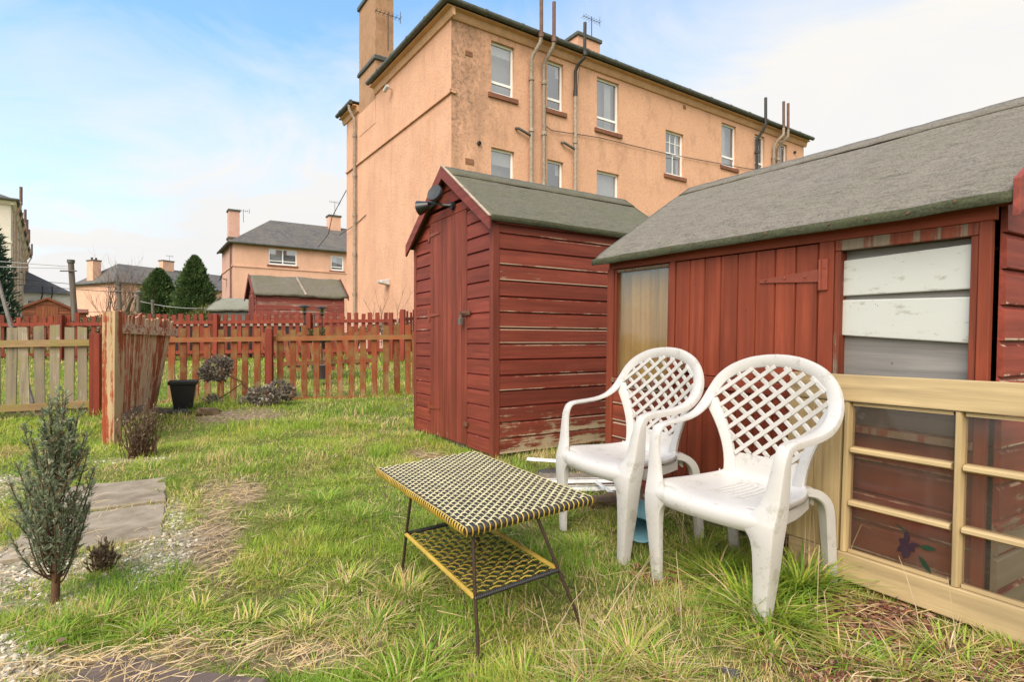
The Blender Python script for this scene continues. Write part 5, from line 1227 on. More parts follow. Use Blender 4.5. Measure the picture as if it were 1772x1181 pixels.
# dead hydrangea like shrub
SHR = thing('dead_shrub', 'dried grey brown flower heads on a bent stem beside the planter', 'shrub', (-2.95, 6.55, .2))
b = MB(); b.tube([(.0, 0, .0), (-.05, 0, .10), (-.22, 0, .28), (-.40, -.02, .37), (-.55, 0, .42)], [.014, .013, .010, .008, .006], 6); b.tube([(.0, 0, .0), (.15, .05, .09), (.3, .05, .16)], .008, 6); b.tube([(-.2, 0, .26), (-.35, 0, .15), (-.5, 0, .06)], .006, 6); b.build('stem', M_bark, SHR)
def heads(cs):
    P = []; D = []
    for (cx, cy, cz, rx, rz_, n) in cs:
        d = unit(rng.normal(0, 1, (n, 3))); q_ = rng.uniform(.55, 1.0, (n, 1)) ** .5
        P.append(np.array([cx, cy, cz]) + d * q_ * np.array([rx, rx * .8, rz_]) * (1 + .25 * rng.normal(0, 1, (n, 1)) * .5)); D.append(unit(d + rng.normal(0, .5, (n, 3))))
    return np.concatenate(P), np.concatenate(D)
P, D = heads([(-.50, 0, .42, .15, .14, 1100), (-.40, 0, .50, .08, .05, 250), (-.62, 0, .36, .08, .06, 250), (.05, 0, .10, .19, .11, 1000), (.22, 0, .18, .13, .10, 500), (-.12, 0, .02, .12, .07, 300), (-.53, -.02, .02, .10, .09, 420), (.32, .05, .14, .09, .08, 250)])
leaf_cloud(P, D, .030, .8, rng.uniform(0, 1, len(P)), 'flower_head', M_dryhead, SHR)
# brown heather clump
def twig_shrub(name, label, x, y, h, r, n, mat, cat='shrub', sz=.012, group=None):
    t = thing(name, label, cat, (x, y, g1(x, y)), 0, group); b = MB(); P = []; D = []
    for i in range(n):
        a = ru(0, 6.28); rr = r * ru(.1, 1) ; hh = h * ru(.25, 1) ** .8 * (1 - .30 * rr / r); k = random.gauss(0, .25)
        ox, oy = random.gauss(0, r * .35), random.gauss(0, r * .35); pts = [(ox + math.cos(a + k * q_) * rr * q_ ** .9, oy + math.sin(a + k * q_) * rr * q_ ** .9, hh * q_ ** 1.1) for q_ in (0, .25, .5, .75, 1)]
        b.tube(pts, [.0035, .003, .0024, .0018, .001], 4, cap=False)
        for _ in range(20):
            q_ = random.uniform(.25, 1); j = min(3, int(q_ * 4)); f = q_ * 4 - j
            p = Vector(pts[j]).lerp(Vector(pts[j + 1]), f); d = Vector((math.cos(a) * .5 + random.gauss(0, .5), math.sin(a) * .5 + random.gauss(0, .5), 1.0)).normalized()
            P.append(p); D.append(d)
    b.build('twigs', M_bark, t); P = np.array(P); D = np.array(D)
    leaf_cloud(P, D, sz, .35, rng.uniform(0, 1, len(P)), 'foliage', mat, t); return t
x, y = px_ground(240, 795, .06); twig_shrub('heather', 'dead brown heather bush at the foot of the gate post', x, y, .46, .11, 110, M_heather, sz=.022)
x, y = px_ground(176, 985, .04); twig_shrub('heather', 'tiny dead brown sprig standing just in front of the paving slab', x, y, .15, .035, 30, M_heather, sz=.02)
x, y = px_ground(345, 850, .06)
# juniper
JX, JY = px_ground(95, 1040, .03)
JU = thing('juniper', 'small blue green juniper growing in the white gravel', 'conifer', (JX, JY, .02))
b = MB(); b.tube([(0, 0, -.02), (.005, 0, .12), (.0, .01, .3), (.01, 0, .5), (.012, 0, .72)], [.014, .012, .009, .006, .002], 8); b.tube([(.0, 0, .60), (.015, 0, .70), (.01, 0, .74)], .0015, 4); tr = b.build('trunk', M_bark, JU, smooth=60)
b = MB(); P = []; D = []; T = []
lead = [(0, 0)] 
for i in range(118):
    z0 = .05 + .52 * (i / 118) ** 1.1; a = ru(0, 6.28); hh = ru(.12, .30) * (1 - .45 * z0 / .7); rr = ru(.05, .17) * (1.0 - .9 * (z0 / .68)) + .015
    if i % 5 == 0: rr *= .4; hh *= 1.3
    kk_ = random.gauss(0, .2)
    pts = [(math.cos(a + kk_ * q_) * rr * (q_ ** .62), math.sin(a + kk_ * q_) * rr * (q_ ** .62), z0 + hh * q_ ** 1.35) for q_ in [k / 6 for k in range(7)]]
    b.tube(pts, [.0035, .003, .0026, .0022, .0018, .0014, .001], 4, cap=False)
    for _ in range(int(16 + 18 * rr / .2)):
        q_ = ru(.18, 1) ** .8; j = min(5, int(q_ * 6)); f = q_ * 6 - j; p = Vector(pts[j]).lerp(Vector(pts[j + 1]), f)
        d0 = (Vector(pts[j + 1]) - Vector(pts[j])).normalized(); sd = (d0 + Vector((random.gauss(0, .6), random.gauss(0, .6), random.gauss(.25, .4)))).normalized(); Ls = ru(.018, .05) * (1.15 - .5 * q_)
        tt = ru(0, .85) if random.random() > .08 else 1.
        for m_ in range(5):
            pp = p + sd * Ls * m_ / 5
            for e in range(2): P.append(pp); D.append((sd + Vector((random.gauss(0, .35), random.gauss(0, .35), random.gauss(0, .35)))).normalized()); T.append(min(1, max(0, tt + random.gauss(0, .08))))
for _ in range(260):
    z_ = ru(.5, .76); P.append(Vector((random.gauss(.01, .006), random.gauss(0, .006), z_))); D.append(Vector((random.gauss(0, .45), random.gauss(0, .45), 1)).normalized()); T.append(ru(.2, .85))
b.build('branches', M_bark, JU)
leaf_cloud(np.array(P), np.array(D), .0125, .24, np.array(T), 'foliage', M_juniper, JU)

def solar(x, y, z, h, label, lean=0):
    t = thing('solar_lamp', label, 'garden lamp', (x, y, z), 0, 'solar garden lamps behind the fence'); t.rotation_euler = (0, lean, 0)
    b = MB(); b.tube([(0, 0, 0), (0, 0, h)], .009, 8); b.build('pole', M_black_pl, t)
    b = MB(); b.lathe([(.03, h), (.035, h + .01), (.055, h + .09), (.052, h + .095), (.03, h + .02)], 12); b.build('lantern', glassy('lamp_glass', (.7, .7, .7), .2), t)
    b = MB(); b.lathe([(0, h + .125), (.06, h + .118), (.088, h + .098), (.085, h + .09), (0, h + .098)], 14); b.lathe([(.012, h - .03), (.034, h - .005), (.034, h + .004), (.0, h + .004)], 12); b.build('cap', M_black_pl, t, smooth=40)
solar(-3.33, 9.0, .42, .98, 'left black solar lamp with a wide cap above the fence'); solar(-3.05, 9.0, .42, .96, 'right black solar lamp with a wide cap above the fence')
b = MB(); b.tube([(-3.18, 9.05, .40), (-3.2, 9.05, 1.38)], .011, 8); b.lathe([(0, 1.40), (.02, 1.395), (.02, 1.37), (0, 1.37)], 8, M=Matrix.Translation((-3.2, 9.05, 0))); tag(b.build('lamp_pole', M_pole), 'bare grey pole standing between the two solar lamps', 'pole')
for (x, lb) in ((-3.24, 'left black hanging pot on the solar lamp poles'), (-3.0, 'right black hanging pot on the solar lamp poles')):
    b = MB(); b.lathe([(0, .0), (.07, .0), (.11, .10), (.12, .105), (.12, .12), (.105, .12), (.10, .08), (0, .08)], 18); o = b.build('hanging_pot', M_black_pl, smooth=40, loc=(x, 8.88, .92)); tag(o, lb, 'pot', 'hanging pots behind the fence')
    P, D = heads([(0, 0, .16, .07, .05, 220)]); leaf_cloud(P, D, .05, .3, rng.uniform(0, .6, len(P)), 'trailing_leaves', M_hedge, o)
b = MB(); b.lathe([(0, 0), (.09, 0), (.12, .2), (.13, .21), (.12, .215), (.1, .18), (0, .18)], 18); tag(b.build('flower_pot', plain('purple_grey_pot', (.10, .07, .08), .6), smooth=40, loc=(-3.0, 8.75, .36)), 'dull purple pot standing on the grass below the lamps', 'pot')

# a few fallen brown leaves and twigs on the lawn
n = 420; x, y = scatter(n, 1.4, 6.5, .95); k = keepmask(x, y); x, y = x[k], y[k]; n = len(x)
P = np.stack([x, y, gz(x, y) + rng.uniform(.01, .035, n)], -1); D = unit(np.stack([rng.normal(0, 1, n), rng.normal(0, 1, n), rng.normal(0, .25, n)], -1))
leaf_cloud(P, D, .022, .6, rng.uniform(0, 1, n), 'fallen_leaves', M_heather, None, label='small brown fallen leaves scattered over the lawn', cat='leaves', kind='stuff')
# dead bramble stems tangled between the near chair and the playhouse
BR = thing('bramble', 'dry tangled bramble stems behind the nearer chair against the playhouse', 'dead stems', (1.02, 2.25, .09)); b = MB()
for k in range(16):
    a = ru(0, 6.28); pts = [Vector((ru(-.10, .10), ru(-.06, .06), 0))]
    d = Vector((math.cos(a) * .3, math.sin(a) * .2, 1)).normalized()
    for q in range(7): d = (d + Vector((random.gauss(0, .35), random.gauss(0, .25), random.gauss(-.12, .2)))).normalized(); pts.append(pts[-1] + d * ru(.03, .065))
    b.tube(pts, [.0022 - .0002 * q for q in range(8)], 4, cap=False)
b.build('stems', M_stalk, BR)
# ------------------------------------------------------------------ houses
def wall_holes(mb, fn, u0, u1, z0, z1, rects, dep=.12, mat=0):
    us = sorted({u0, u1, *[r[0] for r in rects], *[r[1] for r in rects]}); zs = sorted({z0, z1, *[r[2] for r in rects], *[r[3] for r in rects]})
    us = [u for u in us if u0 <= u <= u1]; zs = [z for z in zs if z0 <= z <= z1]
    for i in range(len(us) - 1):
        for j in range(len(zs) - 1):
            cu, cz = (us[i] + us[i + 1]) / 2, (zs[j] + zs[j + 1]) / 2
            if any(r[0] < cu < r[1] and r[2] < cz < r[3] for r in rects): continue
            mb.add([fn(us[i], 0, zs[j]), fn(us[i + 1], 0, zs[j]), fn(us[i + 1], 0, zs[j + 1]), fn(us[i], 0, zs[j + 1])], [(0, 1, 2, 3)], mat, .5)
    for (a, b_, c, d) in rects:
        for q in ([(a, c), (a, d)], [(b_, d), (b_, c)], [(a, d), (b_, d)], [(b_, c), (a, c)]):
            (x0, y0), (x1, y1) = q; mb.add([fn(x0, 0, y0), fn(x1, 0, y1), fn(x1, dep, y1), fn(x0, dep, y0)], [(0, 1, 2, 3)], mat, .5)
def window(par, fn, x0, x1, z0, z1, kind='tilt', back='grey', sill=True, dep=.10, fw=.055, msill=None, curtain=None):
    b = MB()
    def bar(a0, a1, c0, c1, d0=0., d1=.05): 
        P = [fn(a0, dep - d1, c0), fn(a1, dep - d1, c0), fn(a1, dep - d0, c0), fn(a0, dep - d0, c0), fn(a0, dep - d1, c1), fn(a1, dep - d1, c1), fn(a1, dep - d0, c1), fn(a0, dep - d0, c1)]; b.hexa(P, rnd=.5)
    bar(x0, x0 + fw, z0, z1); bar(x1 - fw, x1, z0, z1); bar(x0 + fw, x1 - fw, z0, z0 + fw * 1.3); bar(x0 + fw, x1 - fw, z1 - fw, z1)
    zt_ = z0 + (z1 - z0) * .24
    if kind == 'tilt': bar(x0 + fw, x1 - fw, zt_ - .035, zt_ + .03)
    if kind == 'pair': bar((x0 + x1) / 2 - .04, (x0 + x1) / 2 + .04, z0 + fw, z1 - fw); bar(x0 + fw, (x0 + x1) / 2 - .04, zt_ - .03, zt_ + .03); bar((x0 + x1) / 2 + .04, x1 - fw, zt_ - .03, zt_ + .03)
    if kind == 'sash':
        zm = (z0 + z1) / 2; bar(x0 + fw, x1 - fw, zm - .03, zm + .03); w_ = (x1 - x0 - 2 * fw)
        for q in (1, 2): bar(x0 + fw + w_ * q / 3 - .01, x0 + fw + w_ * q / 3 + .01, zm + .03, z1 - fw, .01, .04)
        bar(x0 + fw, x1 - fw, zm + (z1 - zm) * .5 - .01, zm + (z1 - zm) * .5 + .01, .01, .04); bar((x0 + x1) / 2 - .01, (x0 + x1) / 2 + .01, z0 + fw, zm - .03, .01, .04)
    W = b.build('window', M_frame, par)
    b = MB(); d = dep - .02; b.add([fn(x0 + fw * .5, d, z0 + fw * .5), fn(x1 - fw * .5, d, z0 + fw * .5), fn(x1 - fw * .5, d, z1 - fw * .5), fn(x0 + fw * .5, d, z1 - fw * .5)], [(0, 1, 2, 3)], rnd=.5); b.build('pane', M_glass, W)
    b = MB(); d = dep + .25; b.add([fn(x0 - .3, d, z0 - .3), fn(x1 + .3, d, z0 - .3), fn(x1 + .3, d, z1 + .3), fn(x0 - .3, d, z1 + .3)], [(0, 1, 2, 3)], rnd=.5)
    b.build('room', {'grey': M_curt_g, 'dark': M_curt_d, 'white': M_curt_w}[back], W)
    if curtain:
        for (f0, f1, g0, g1_) in curtain:
            b = MB(); n = 16; b.grid([[fn(x0 + (x1 - x0) * (f0 + (f1 - f0) * i / n), dep + .06 + .012 * math.sin(i * 1.9), z0 + (z1 - z0) * g) for i in range(n + 1)] for g in (g0, g1_)], rnd=.5); b.build('curtain', M_curt_w, W, smooth=180)
    if sill:
        b = MB(); b.hexa([fn(x0 - .10, -.06, z0 - .14), fn(x1 + .10, -.06, z0 - .14), fn(x1 + .10, dep - .052, z0 - .14), fn(x0 - .10, dep - .052, z0 - .14), fn(x0 - .10, -.06, z0 - .02), fn(x1 + .10, -.06, z0 - .02), fn(x1 + .10, dep - .052, z0 - .002), fn(x0 - .10, dep - .052, z0 - .002)]); b.build('sill', msill or M_sandstone, W)
    return W
def hip_roof(L, D, ez_, rz_, ov, hipl=True, hipr=True, hs=None):
    b = MB(); a, c, d, e = -ov, L + ov, -ov, D + ov; h = D / 2; r0 = ((hs or h) if hipl else -ov); r1 = L - (h if hipr else -ov); zo = ez_
    V = [(a, d, zo), (c, d, zo), (c, e, zo), (a, e, zo), (r0, h, rz_), (r1, h, rz_)]
    b.add(V, [(0, 1, 5, 4), (2, 3, 4, 5), (3, 0, 4), (1, 2, 5), (0, 3, 2, 1)]); return b
def chimney(par, x, y, sx_, sy_, z0, z1, mat, cap=True, pots=1, capm=None):
    b = MB(); b.box(x - sx_ / 2, x + sx_ / 2, y - sy_ / 2, y + sy_ / 2, z0, z1); C = b.build('chimney', mat, par)
    if cap: b = MB(); b.box(x - sx_ / 2 - .07, x + sx_ / 2 + .07, y - sy_ / 2 - .07, y + sy_ / 2 + .07, z1 + .002, z1 + .14); b.build('chimney_cap', capm or M_lead, C, bevel=.02)
    for i in range(pots):
        b = MB(); b.lathe([(.12, z1 + .14), (.11, z1 + .42), (.13, z1 + .45), (.09, z1 + .45), (.09, z1 + .2)], 10, M=Matrix.Translation((x - sx_ / 2 + sx_ * (i + .5) / pots, y, 0))); b.build('chimney_pot', M_pipe_red, C, smooth=60)
    return C
def jointpipe(name, par, pts, r_, mat, joints=()):
    b = MB(); b.tube(pts, r_, 10)
    for j in joints: b.tube([(pts[0][0], pts[0][1], j - .045), (pts[0][0], pts[0][1], j + .045)], r_ * 1.45, 10)
    return b.build(name, mat, par, smooth=40)
def yagi(par, x, y, z, h):
    b = MB(); b.tube([(x, y, z), (x, y, z + h)], .018, 6); b.tube([(x - .45, y, z + h - .1), (x + .45, y, z + h - .1)], .010, 5)
    for i in range(7): xx = x - .42 + i * .14; b.tube([(xx, y - .16, z + h - .1), (xx, y + .16, z + h - .1)], .007, 4); b.tube([(xx, y, z + h - .22), (xx, y, z + h + .03)], .006, 4)
    b.tube([(x + .42, y - .03, z + h - .28), (x + .42, y - .03, z + h + .12)], .012, 4); b.build('aerial', M_pipe_black, par)

# the big peach tenement behind the sheds: local x along the long front, y along the gable
A1 = R(34.2); TX, TY = -1.537, 14.2; HL, HD = 16.7, 8.33
HS = thing('tenement_block', 'three storey peach rendered tenement block towering behind the sheds', 'building', (TX, TY, 0), A1)
ff = lambda u, d, z: (u, d, z)
top = [(1.19, 1.935, 7.56, 8.95, 'tilt', 'grey', [(0, 1, .80, 1)]), (3.07, 3.66, 7.58, 8.97, 'tilt', 'dark', [(0, .12, 0, 1), (.75, 1, .75, 1)]), (4.97, 5.90, 7.43, 8.99, 'tilt', 'grey', [(.52, .8, .1, 1)]), (11.10, 11.98, 7.38, 8.95, 'tilt', 'white', [(0.02, .5, 0.1, 1)]), (13.17, 13.83, 7.55, 8.95, 'tilt', 'dark', None), (14.8, 15.43, 7.55, 8.95, 'tilt', 'dark', None)]
stair = [(8.07, 8.99, 6.56, 8.04, 'sash', 'grey', [(.8, 1, 0, 1)]), (8.07, 8.99, 3.7, 5.2, 'sash', 'grey', None)]
first = [(a, b_, c - 2.84, d - 2.84, k, bk, cu) for (a, b_, c, d, k, bk, cu) in top]; gnd = [(a, b_, c - 5.68, d - 5.68, k, bk, None) for (a, b_, c, d, k, bk, cu) in top]
first[0] = (*first[0][:5], 'grey', [(0, 1, .72, 1)]); first[2] = (*first[2][:5], 'grey', [(0.1, 1, 0, 1)])
allw = top + stair + first + gnd
b = MB(); wall_holes(b, ff, 0, HL, .3, 9.30, [w_[:4] for w_ in allw], .14); b.build('front_wall', M_stucco_s, HS)
b = MB(); b.add([(0, 0, .3), (0, HD, .3), (0, HD, 9.3), (0, 0, 9.3)], [(0, 1, 2, 3)]); b.add([(HL, 0, .3), (HL, HD, .3), (HL, HD, 9.3), (HL, 0, 9.3)], [(3, 2, 1, 0)]); b.add([(0, HD, .3), (HL, HD, .3), (HL, HD, 9.3), (0, HD, 9.3)], [(3, 2, 1, 0)]); b.build('gable_wall', M_stucco, HS)
b = MB(); b.box(-.03, -.001, -.03, HD + .02, .2, 1.66); b.box(-.03, HL, -.03, -.001, .2, 1.66); b.build('wall_base', M_pinkwall, HS)
for (a, b_, c, d, k, bk, cu) in allw: window(HS, ff, a, b_, c, d, k, bk, curtain=cu, dep=.14)
b = MB(); b.box(-.055, -.001, -.055, HD, 7.235, 7.31); b.box(-.055, .12, -.055, -.001, 7.235, 7.31); b.box(-.06, .14, -.06, -.002, 7.31, 7.345); b.build('string_course', M_stucco, HS, bevel=.01)
b = MB(); b.prism([(0, 9.12), (-.05, 9.12), (-.08, 9.18), (-.10, 9.30), (-.22, 9.31), (-.22, 9.34), (0, 9.34)], lambda a, z, c: (c, a, z), -.001, HL + .1); b.prism([(-.001, 9.121), (-.051, 9.121), (-.081, 9.181), (-.101, 9.301), (-.221, 9.311), (-.221, 9.341), (-.001, 9.341)], lambda a, z, c: (a, c, z), -.22, 5.30); b.prism([(-.001, 9.121), (-.051, 9.121), (-.081, 9.181), (-.101, 9.301), (-.221, 9.311), (-.221, 9.341), (-.001, 9.341)], lambda a, z, c: (a, c, z), 6.92, HD + .25)
b.build('cornice', plain('peach_cornice', (.62, .37, .22), .8, .2, .2, 4), HS)
def gutter(par, pts, r_=.075, mat=None):
    b = MB(); b.tube(pts, r_, 10)
    for i in range(len(pts) - 1):
        A_, B_ = Vector(pts[i]), Vector(pts[i + 1]); L = (B_ - A_).length; T = (B_ - A_) / L; k = 1
        while k * 1.15 < L: p = A_ + T * k * 1.15; b.tube([p - T * .03, p + T * .03], r_ * 1.18, 10); k += 1
    return b.build('gutter', mat or M_lead, par, smooth=50)
gutter(HS, [(-.29, -.29, 9.42), (HL + .2, -.29, 9.42)]); gutter(HS, [(-.29, -.29, 9.42), (-.29, 5.28, 9.42)]); gutter(HS, [(-.29, 6.95, 9.42), (-.29, HD + .25, 9.42)])
rb = hip_roof(HL, HD, 9.44, 11.4, .27); rb.v = [(0.02 if x < 0 else x, y, z) for x, y, z in rb.v]
rb.box(-.27, .018, -.27, 5.28, 9.425, 9.455); rb.box(-.27, .018, 6.92, HD + .27, 9.425, 9.455); rb.build('roof', M_slate, HS)
# big wall-head chimney on the gable, with ledges
b = MB(); b.box(-.012, .62, 5.30, 6.90, 9.0, 12.65); C = b.build('chimney', M_chim, HS)
b = MB(); b.box(-.075, .70, 5.235, 6.96, 10.30, 10.42); b.box(-.05, .66, 5.265, 6.93, 10.42, 10.47); b.box(-.075, .70, 5.235, 6.96, 12.652, 12.80); parts(b, 'chimney_ledge', M_lead, C, bevel=.02)
b = MB(); b.box(-.0115, -.0015, 5.301, 6.899, 8.2, 9.0); b.build('chimney_breast', M_stucco, C)
chimney(HS, 8.1, 4.17, 1.15, .7, 10.6, 12.75, M_stucco, pots=0); yagi(HS, 8.55, 4.17, 12.8, 1.15); yagi(HS, .35, 5.1, 10.6, 1.3)
jw = lambda a, b_: [a + i * 1.42 for i in range(int((b_ - a) / 1.42) + 1)]
for x in (2.44, 2.88):
    P_ = jointpipe('soil_pipe', HS, [(x, -.10, .6), (x, -.10, 8.72), (x + .02, -.16, 8.85), (x + .10, -.38, 9.12), (x + .10, -.42, 9.3)], .055, M_pipe, jw(1.1, 8.8))
    b = MB(); b.tube([(x + .10, -.42, 9.28), (x + .10, -.42, 10.35)], .052, 10); b.tube([(x + .10, -.42, 9.24), (x + .10, -.42, 9.36)], .075, 10); b.build('vent_stack', M_pipe_red, P_, smooth=40)
P_ = jointpipe('soil_pipe', HS, [(4.03, -.10, .6), (4.03, -.10, 8.2)], .05, M_pipe, jw(1.1, 8.1))
b = MB(); b.tube([(4.03, -.10, 8.15), (4.03, -.10, 8.85), (4.05, -.2, 9.0), (4.12, -.40, 9.15), (4.12, -.42, 10.15)], .048, 10); b.tube([(4.03, -.10, 8.12), (4.03, -.10, 8.28)], .065, 10); b.tube([(4.12, -.42, 9.2), (4.12, -.42, 9.3)], .065, 10); b.build('vent_stack', M_pipe_black, P_, smooth=40)
P_ = jointpipe('soil_pipe', HS, [(13.15, -.10, .6), (13.15, -.10, 8.7), (13.2, -.3, 8.95), (13.22, -.42, 9.2), (13.22, -.42, 10.2)], .055, M_pipe_black, jw(1.1, 8.7))
for x in (14.3, 14.62):
    P_ = jointpipe('soil_pipe', HS, [(x, -.10, .6), (x, -.10, 8.6), (x + .03, -.18, 8.8), (x + .15, -.42, 9.05), (x + .15, -.42, 9.3)], .055, M_pipe, jw(1.1, 8.6))
    b = MB(); b.tube([(x + .15, -.42, 9.28), (x + .15, -.42, 10.35)], .052, 10); b.build('vent_stack', M_pipe_red, P_, smooth=40)
for (x0, z0_, x1) in ((2.44, 6.62, 2.02), (4.03, 6.55, 3.62), (2.44, 3.8, 2.02), (4.03, 3.7, 3.62)):
    b = MB(); b.tube([(x0, -.10, z0_), (x1, -.10, z0_ + .12), (x1 - .06, -.02, z0_ + .14)], .038, 8); b.build('branch_pipe', M_lead, HS, smooth=50)
b = MB(); y0 = 7.15; b.tube([(-.29, y0, 9.36), (-.28, y0, 9.2), (-.10, y0, 8.9), (-.10, y0, .5)], .055, 10)
for z in jw(1.2, 8.9): b.tube([(-.10, y0, z - .05), (-.10, y0, z + .05)], .075, 10)
b.build('rain_pipe', M_pipe, HS, smooth=40)
b = MB()
for (x, z, w_, h_) in ((.40, 8.32, .22, .13), (.40, 5.52, .26, .15), (8.95, 8.93, .14, .13)):
    b.box(x, x + w_, -.012, -.001, z, z + h_)
    for k in range(4): b.box(x + .01, x + w_ - .01, -.018, -.012, z + .01 + k * h_ / 4.3, z + .022 + k * h_ / 4.3)
parts(b, 'air_vent', plain('rusty_vent', (.34, .17, .10), .8, .2, .3, 9), HS)
b = MB(); b.lathe([(.05, 0), (.06, .05), (.04, .08), (.03, .08)], 10, M=Matrix.Translation((.80, 0, 6.12)) @ Matrix.Rotation(R(90), 4, 'X')); b.lathe([(.05, 0), (.06, .05), (.04, .08), (.03, .08)], 10, M=Matrix.Translation((15.95, 0, 8.75)) @ Matrix.Rotation(R(90), 4, 'X')); parts(b, 'flue_outlet', M_pipe_black, HS)
b = MB(); b.hexa([(-.30, 4.05, 2.76), (-.001, 4.05, 2.70), (-.001, 4.35, 2.70), (-.30, 4.35, 2.76), (-.32, 4.05, 2.84), (-.001, 4.05, 2.90), (-.001, 4.35, 2.90), (-.32, 4.35, 2.84)]); b.build('wall_light', M_alu, HS, bevel=.02)
b = MB(); b.tube([(-.02, 3.9, 8.80), (-.14, 3.9, 8.78)], .02, 6); b.lathe([(0, -.16), (.06, -.15), (.065, .1), (.05, .12), (0, .12)], 12, M=Matrix.Translation((-.2, 3.86, 8.76)) @ Matrix.Rotation(R(75), 4, 'X')); b.build('flood_light', M_alu, HS, smooth=50)
# cable slung across the front and a dangling one off the gable
b = MB(); b.tube([(2.9, -.06, 7.05), (3.2, -.05, 6.95), (5, -.05, 7.12), (8, -.05, 7.2), (12, -.05, 7.45), (14, -.05, 7.6), (17, -.3, 7.85), (26, -1, 8.6)], .012, 5); b.tube([(4.2, -.1, 9.1), (4.1, -.05, 8.0), (4.0, -.05, 7.0)], .008, 4); b.build('wall_cable', M_cable, HS)
b = MB(); b.tube([(-.05, 8.2, 6.6), (-.35, 9, 5.7), (-.4, 9.3, 5.1), (-.7, 9.6, 4.6)], .016, 5); b.tube([(-.02, 6.2, 5.3), (-.02, 7.3, 5.15), (-.2, 8.6, 4.95)], .012, 5); b.build('wall_cable', M_cable, HS)

# peach house with slate hip roof, beyond the gable
H2 = thing('stepped_house', 'two storey pale peach house with slate hip roof left of the tenement', 'building', (-19.9, 40, 0), R(34)); L2, D2 = 16., 6.1
ww = [(2.36, 4.35, 6.62, 7.8, 'pair'), (6.9, 7.9, 6.5, 7.65, 'tilt')]; 
ww2 = [(a, b_, c - 3.6, d - 3.6, k) for a, b_, c, d, k in ww]
b = MB(); wall_holes(b, ff, 0, L2, .2, 8.0, [w_[:4] for w_ in ww + ww2], .12); b.build('front_wall', M_peach2, H2)
b = MB(); b.add([(0, 0, .2), (0, D2, .2), (0, D2, 8.), (0, 0, 8.)], [(0, 1, 2, 3)]); b.build('side_wall', M_pinkwall, H2)
for (a, b_, c, d, k) in ww + ww2: window(H2, ff, a, b_, c, d, k, 'grey', fw=.08, curtain=[(0.05, .5, .3, 1)])
b = MB(); b.box(-.06, L2, -.06, -.001, 6.30, 6.38); b.box(-.06, -.001, -.06, D2, 6.30, 6.38); b.build('string_course', M_peach2, H2)
hip_roof(L2, D2, 8.02, 10.5, .3).build('roof', M_slate, H2); gutter(H2, [(-.32, -.32, 7.98), (L2, -.32, 7.98)], .08)
gutter(H2, [(-.32, -.32, 7.98), (-.32, D2, 7.98)], .08)
C = chimney(H2, .5, 3.6, .75, .9, 7.5, 10.9, M_pinkwall, pots=0); b = MB(); b.box(.05, .95, 3.08, 4.12, 8.75, 8.9); b.build('chimney_ledge', M_lead, C)
chimney(H2, 8.0, 3.0, .95, .8, 9.0, 11.3, M_peach2, pots=0); yagi(H2, 8.1, 3.0, 11.4, 1.3); yagi(H2, 1.2, 3.6, 10.2, 1.0)
b = MB(); b.tube([(-.1, .5, .5), (-.1, .5, 7.9)], .06, 8); b.build('rain_pipe', M_pipe_red, H2)
b = MB(); b.lathe([(0, 0), (.2, .04), (.32, .12)], 14, M=Matrix.Translation((-.35, 3.2, 5.7)) @ Matrix.Rotation(R(-70), 4, 'Y')); b.tube([(0, 3.2, 5.6), (-.3, 3.2, 5.7)], .03, 6); b.build('satellite_dish', M_black_pl, H2)
# farther pink-peach terrace
H3 = thing('stepped_house', 'long peach terrace with slate roof behind the bare tree and conifers', 'building', (-46.0, 65, 0), R(64)); L3, D3 = 24., 8.3
ww = [(2.3, 4.0, 5.6, 7.0, 'pair'), (5.7, 6.7, 5.6, 7.0, 'tilt'), (9.5, 11, 5.6, 7.0, 'pair'), (14, 15.5, 5.6, 7., 'pair')]; ww2 = [(a, b_, c - 3.0, d - 3.0, k) for a, b_, c, d, k in ww]
b = MB(); wall_holes(b, ff, 0, L3, .2, 7.8, [w_[:4] for w_ in ww + ww2], .12); b.build('front_wall', M_peach2, H3)
b = MB(); b.add([(0, 0, .2), (0, D3, .2), (0, D3, 7.8), (0, 0, 7.8)], [(0, 1, 2, 3)]); b.build('side_wall', M_peach2, H3)
for (a, b_, c, d, k) in ww + ww2: window(H3, ff, a, b_, c, d, k, 'grey', fw=.1)
b = MB(); b.box(-.06, -.001, -.06, D3, 4.45, 4.56); b.build('string_course', M_peach2, H3)
hip_roof(L3, D3, 7.82, 10.5, .35, hs=2.6).build('roof', M_slate, H3); gutter(H3, [(-.35, -.35, 7.78), (L3, -.35, 7.78)], .09); gutter(H3, [(-.35, -.35, 7.78), (-.35, D3, 7.78)], .09)
chimney(H3, .55, 5.4, .9, 1.3, 7.2, 10.6, M_peach2, pots=2); chimney(H3, 8.6, 4.15, 1.5, .9, 10.0, 11.5, M_peach2, pots=0); chimney(H3, 19, 4.15, 1.6, 1, 10.0, 11.7, M_peach2, pots=4); yagi(H3, 9.0, 4.15, 11.6, .8)
# tall cream tenement at the far left
H4 = thing('tenement_block', 'tall cream tenement block with many downpipes at the left edge', 'building', (-30.4, 34, 0), math.atan2(.772, -.636)); L4, D4 = 29.6, 12.
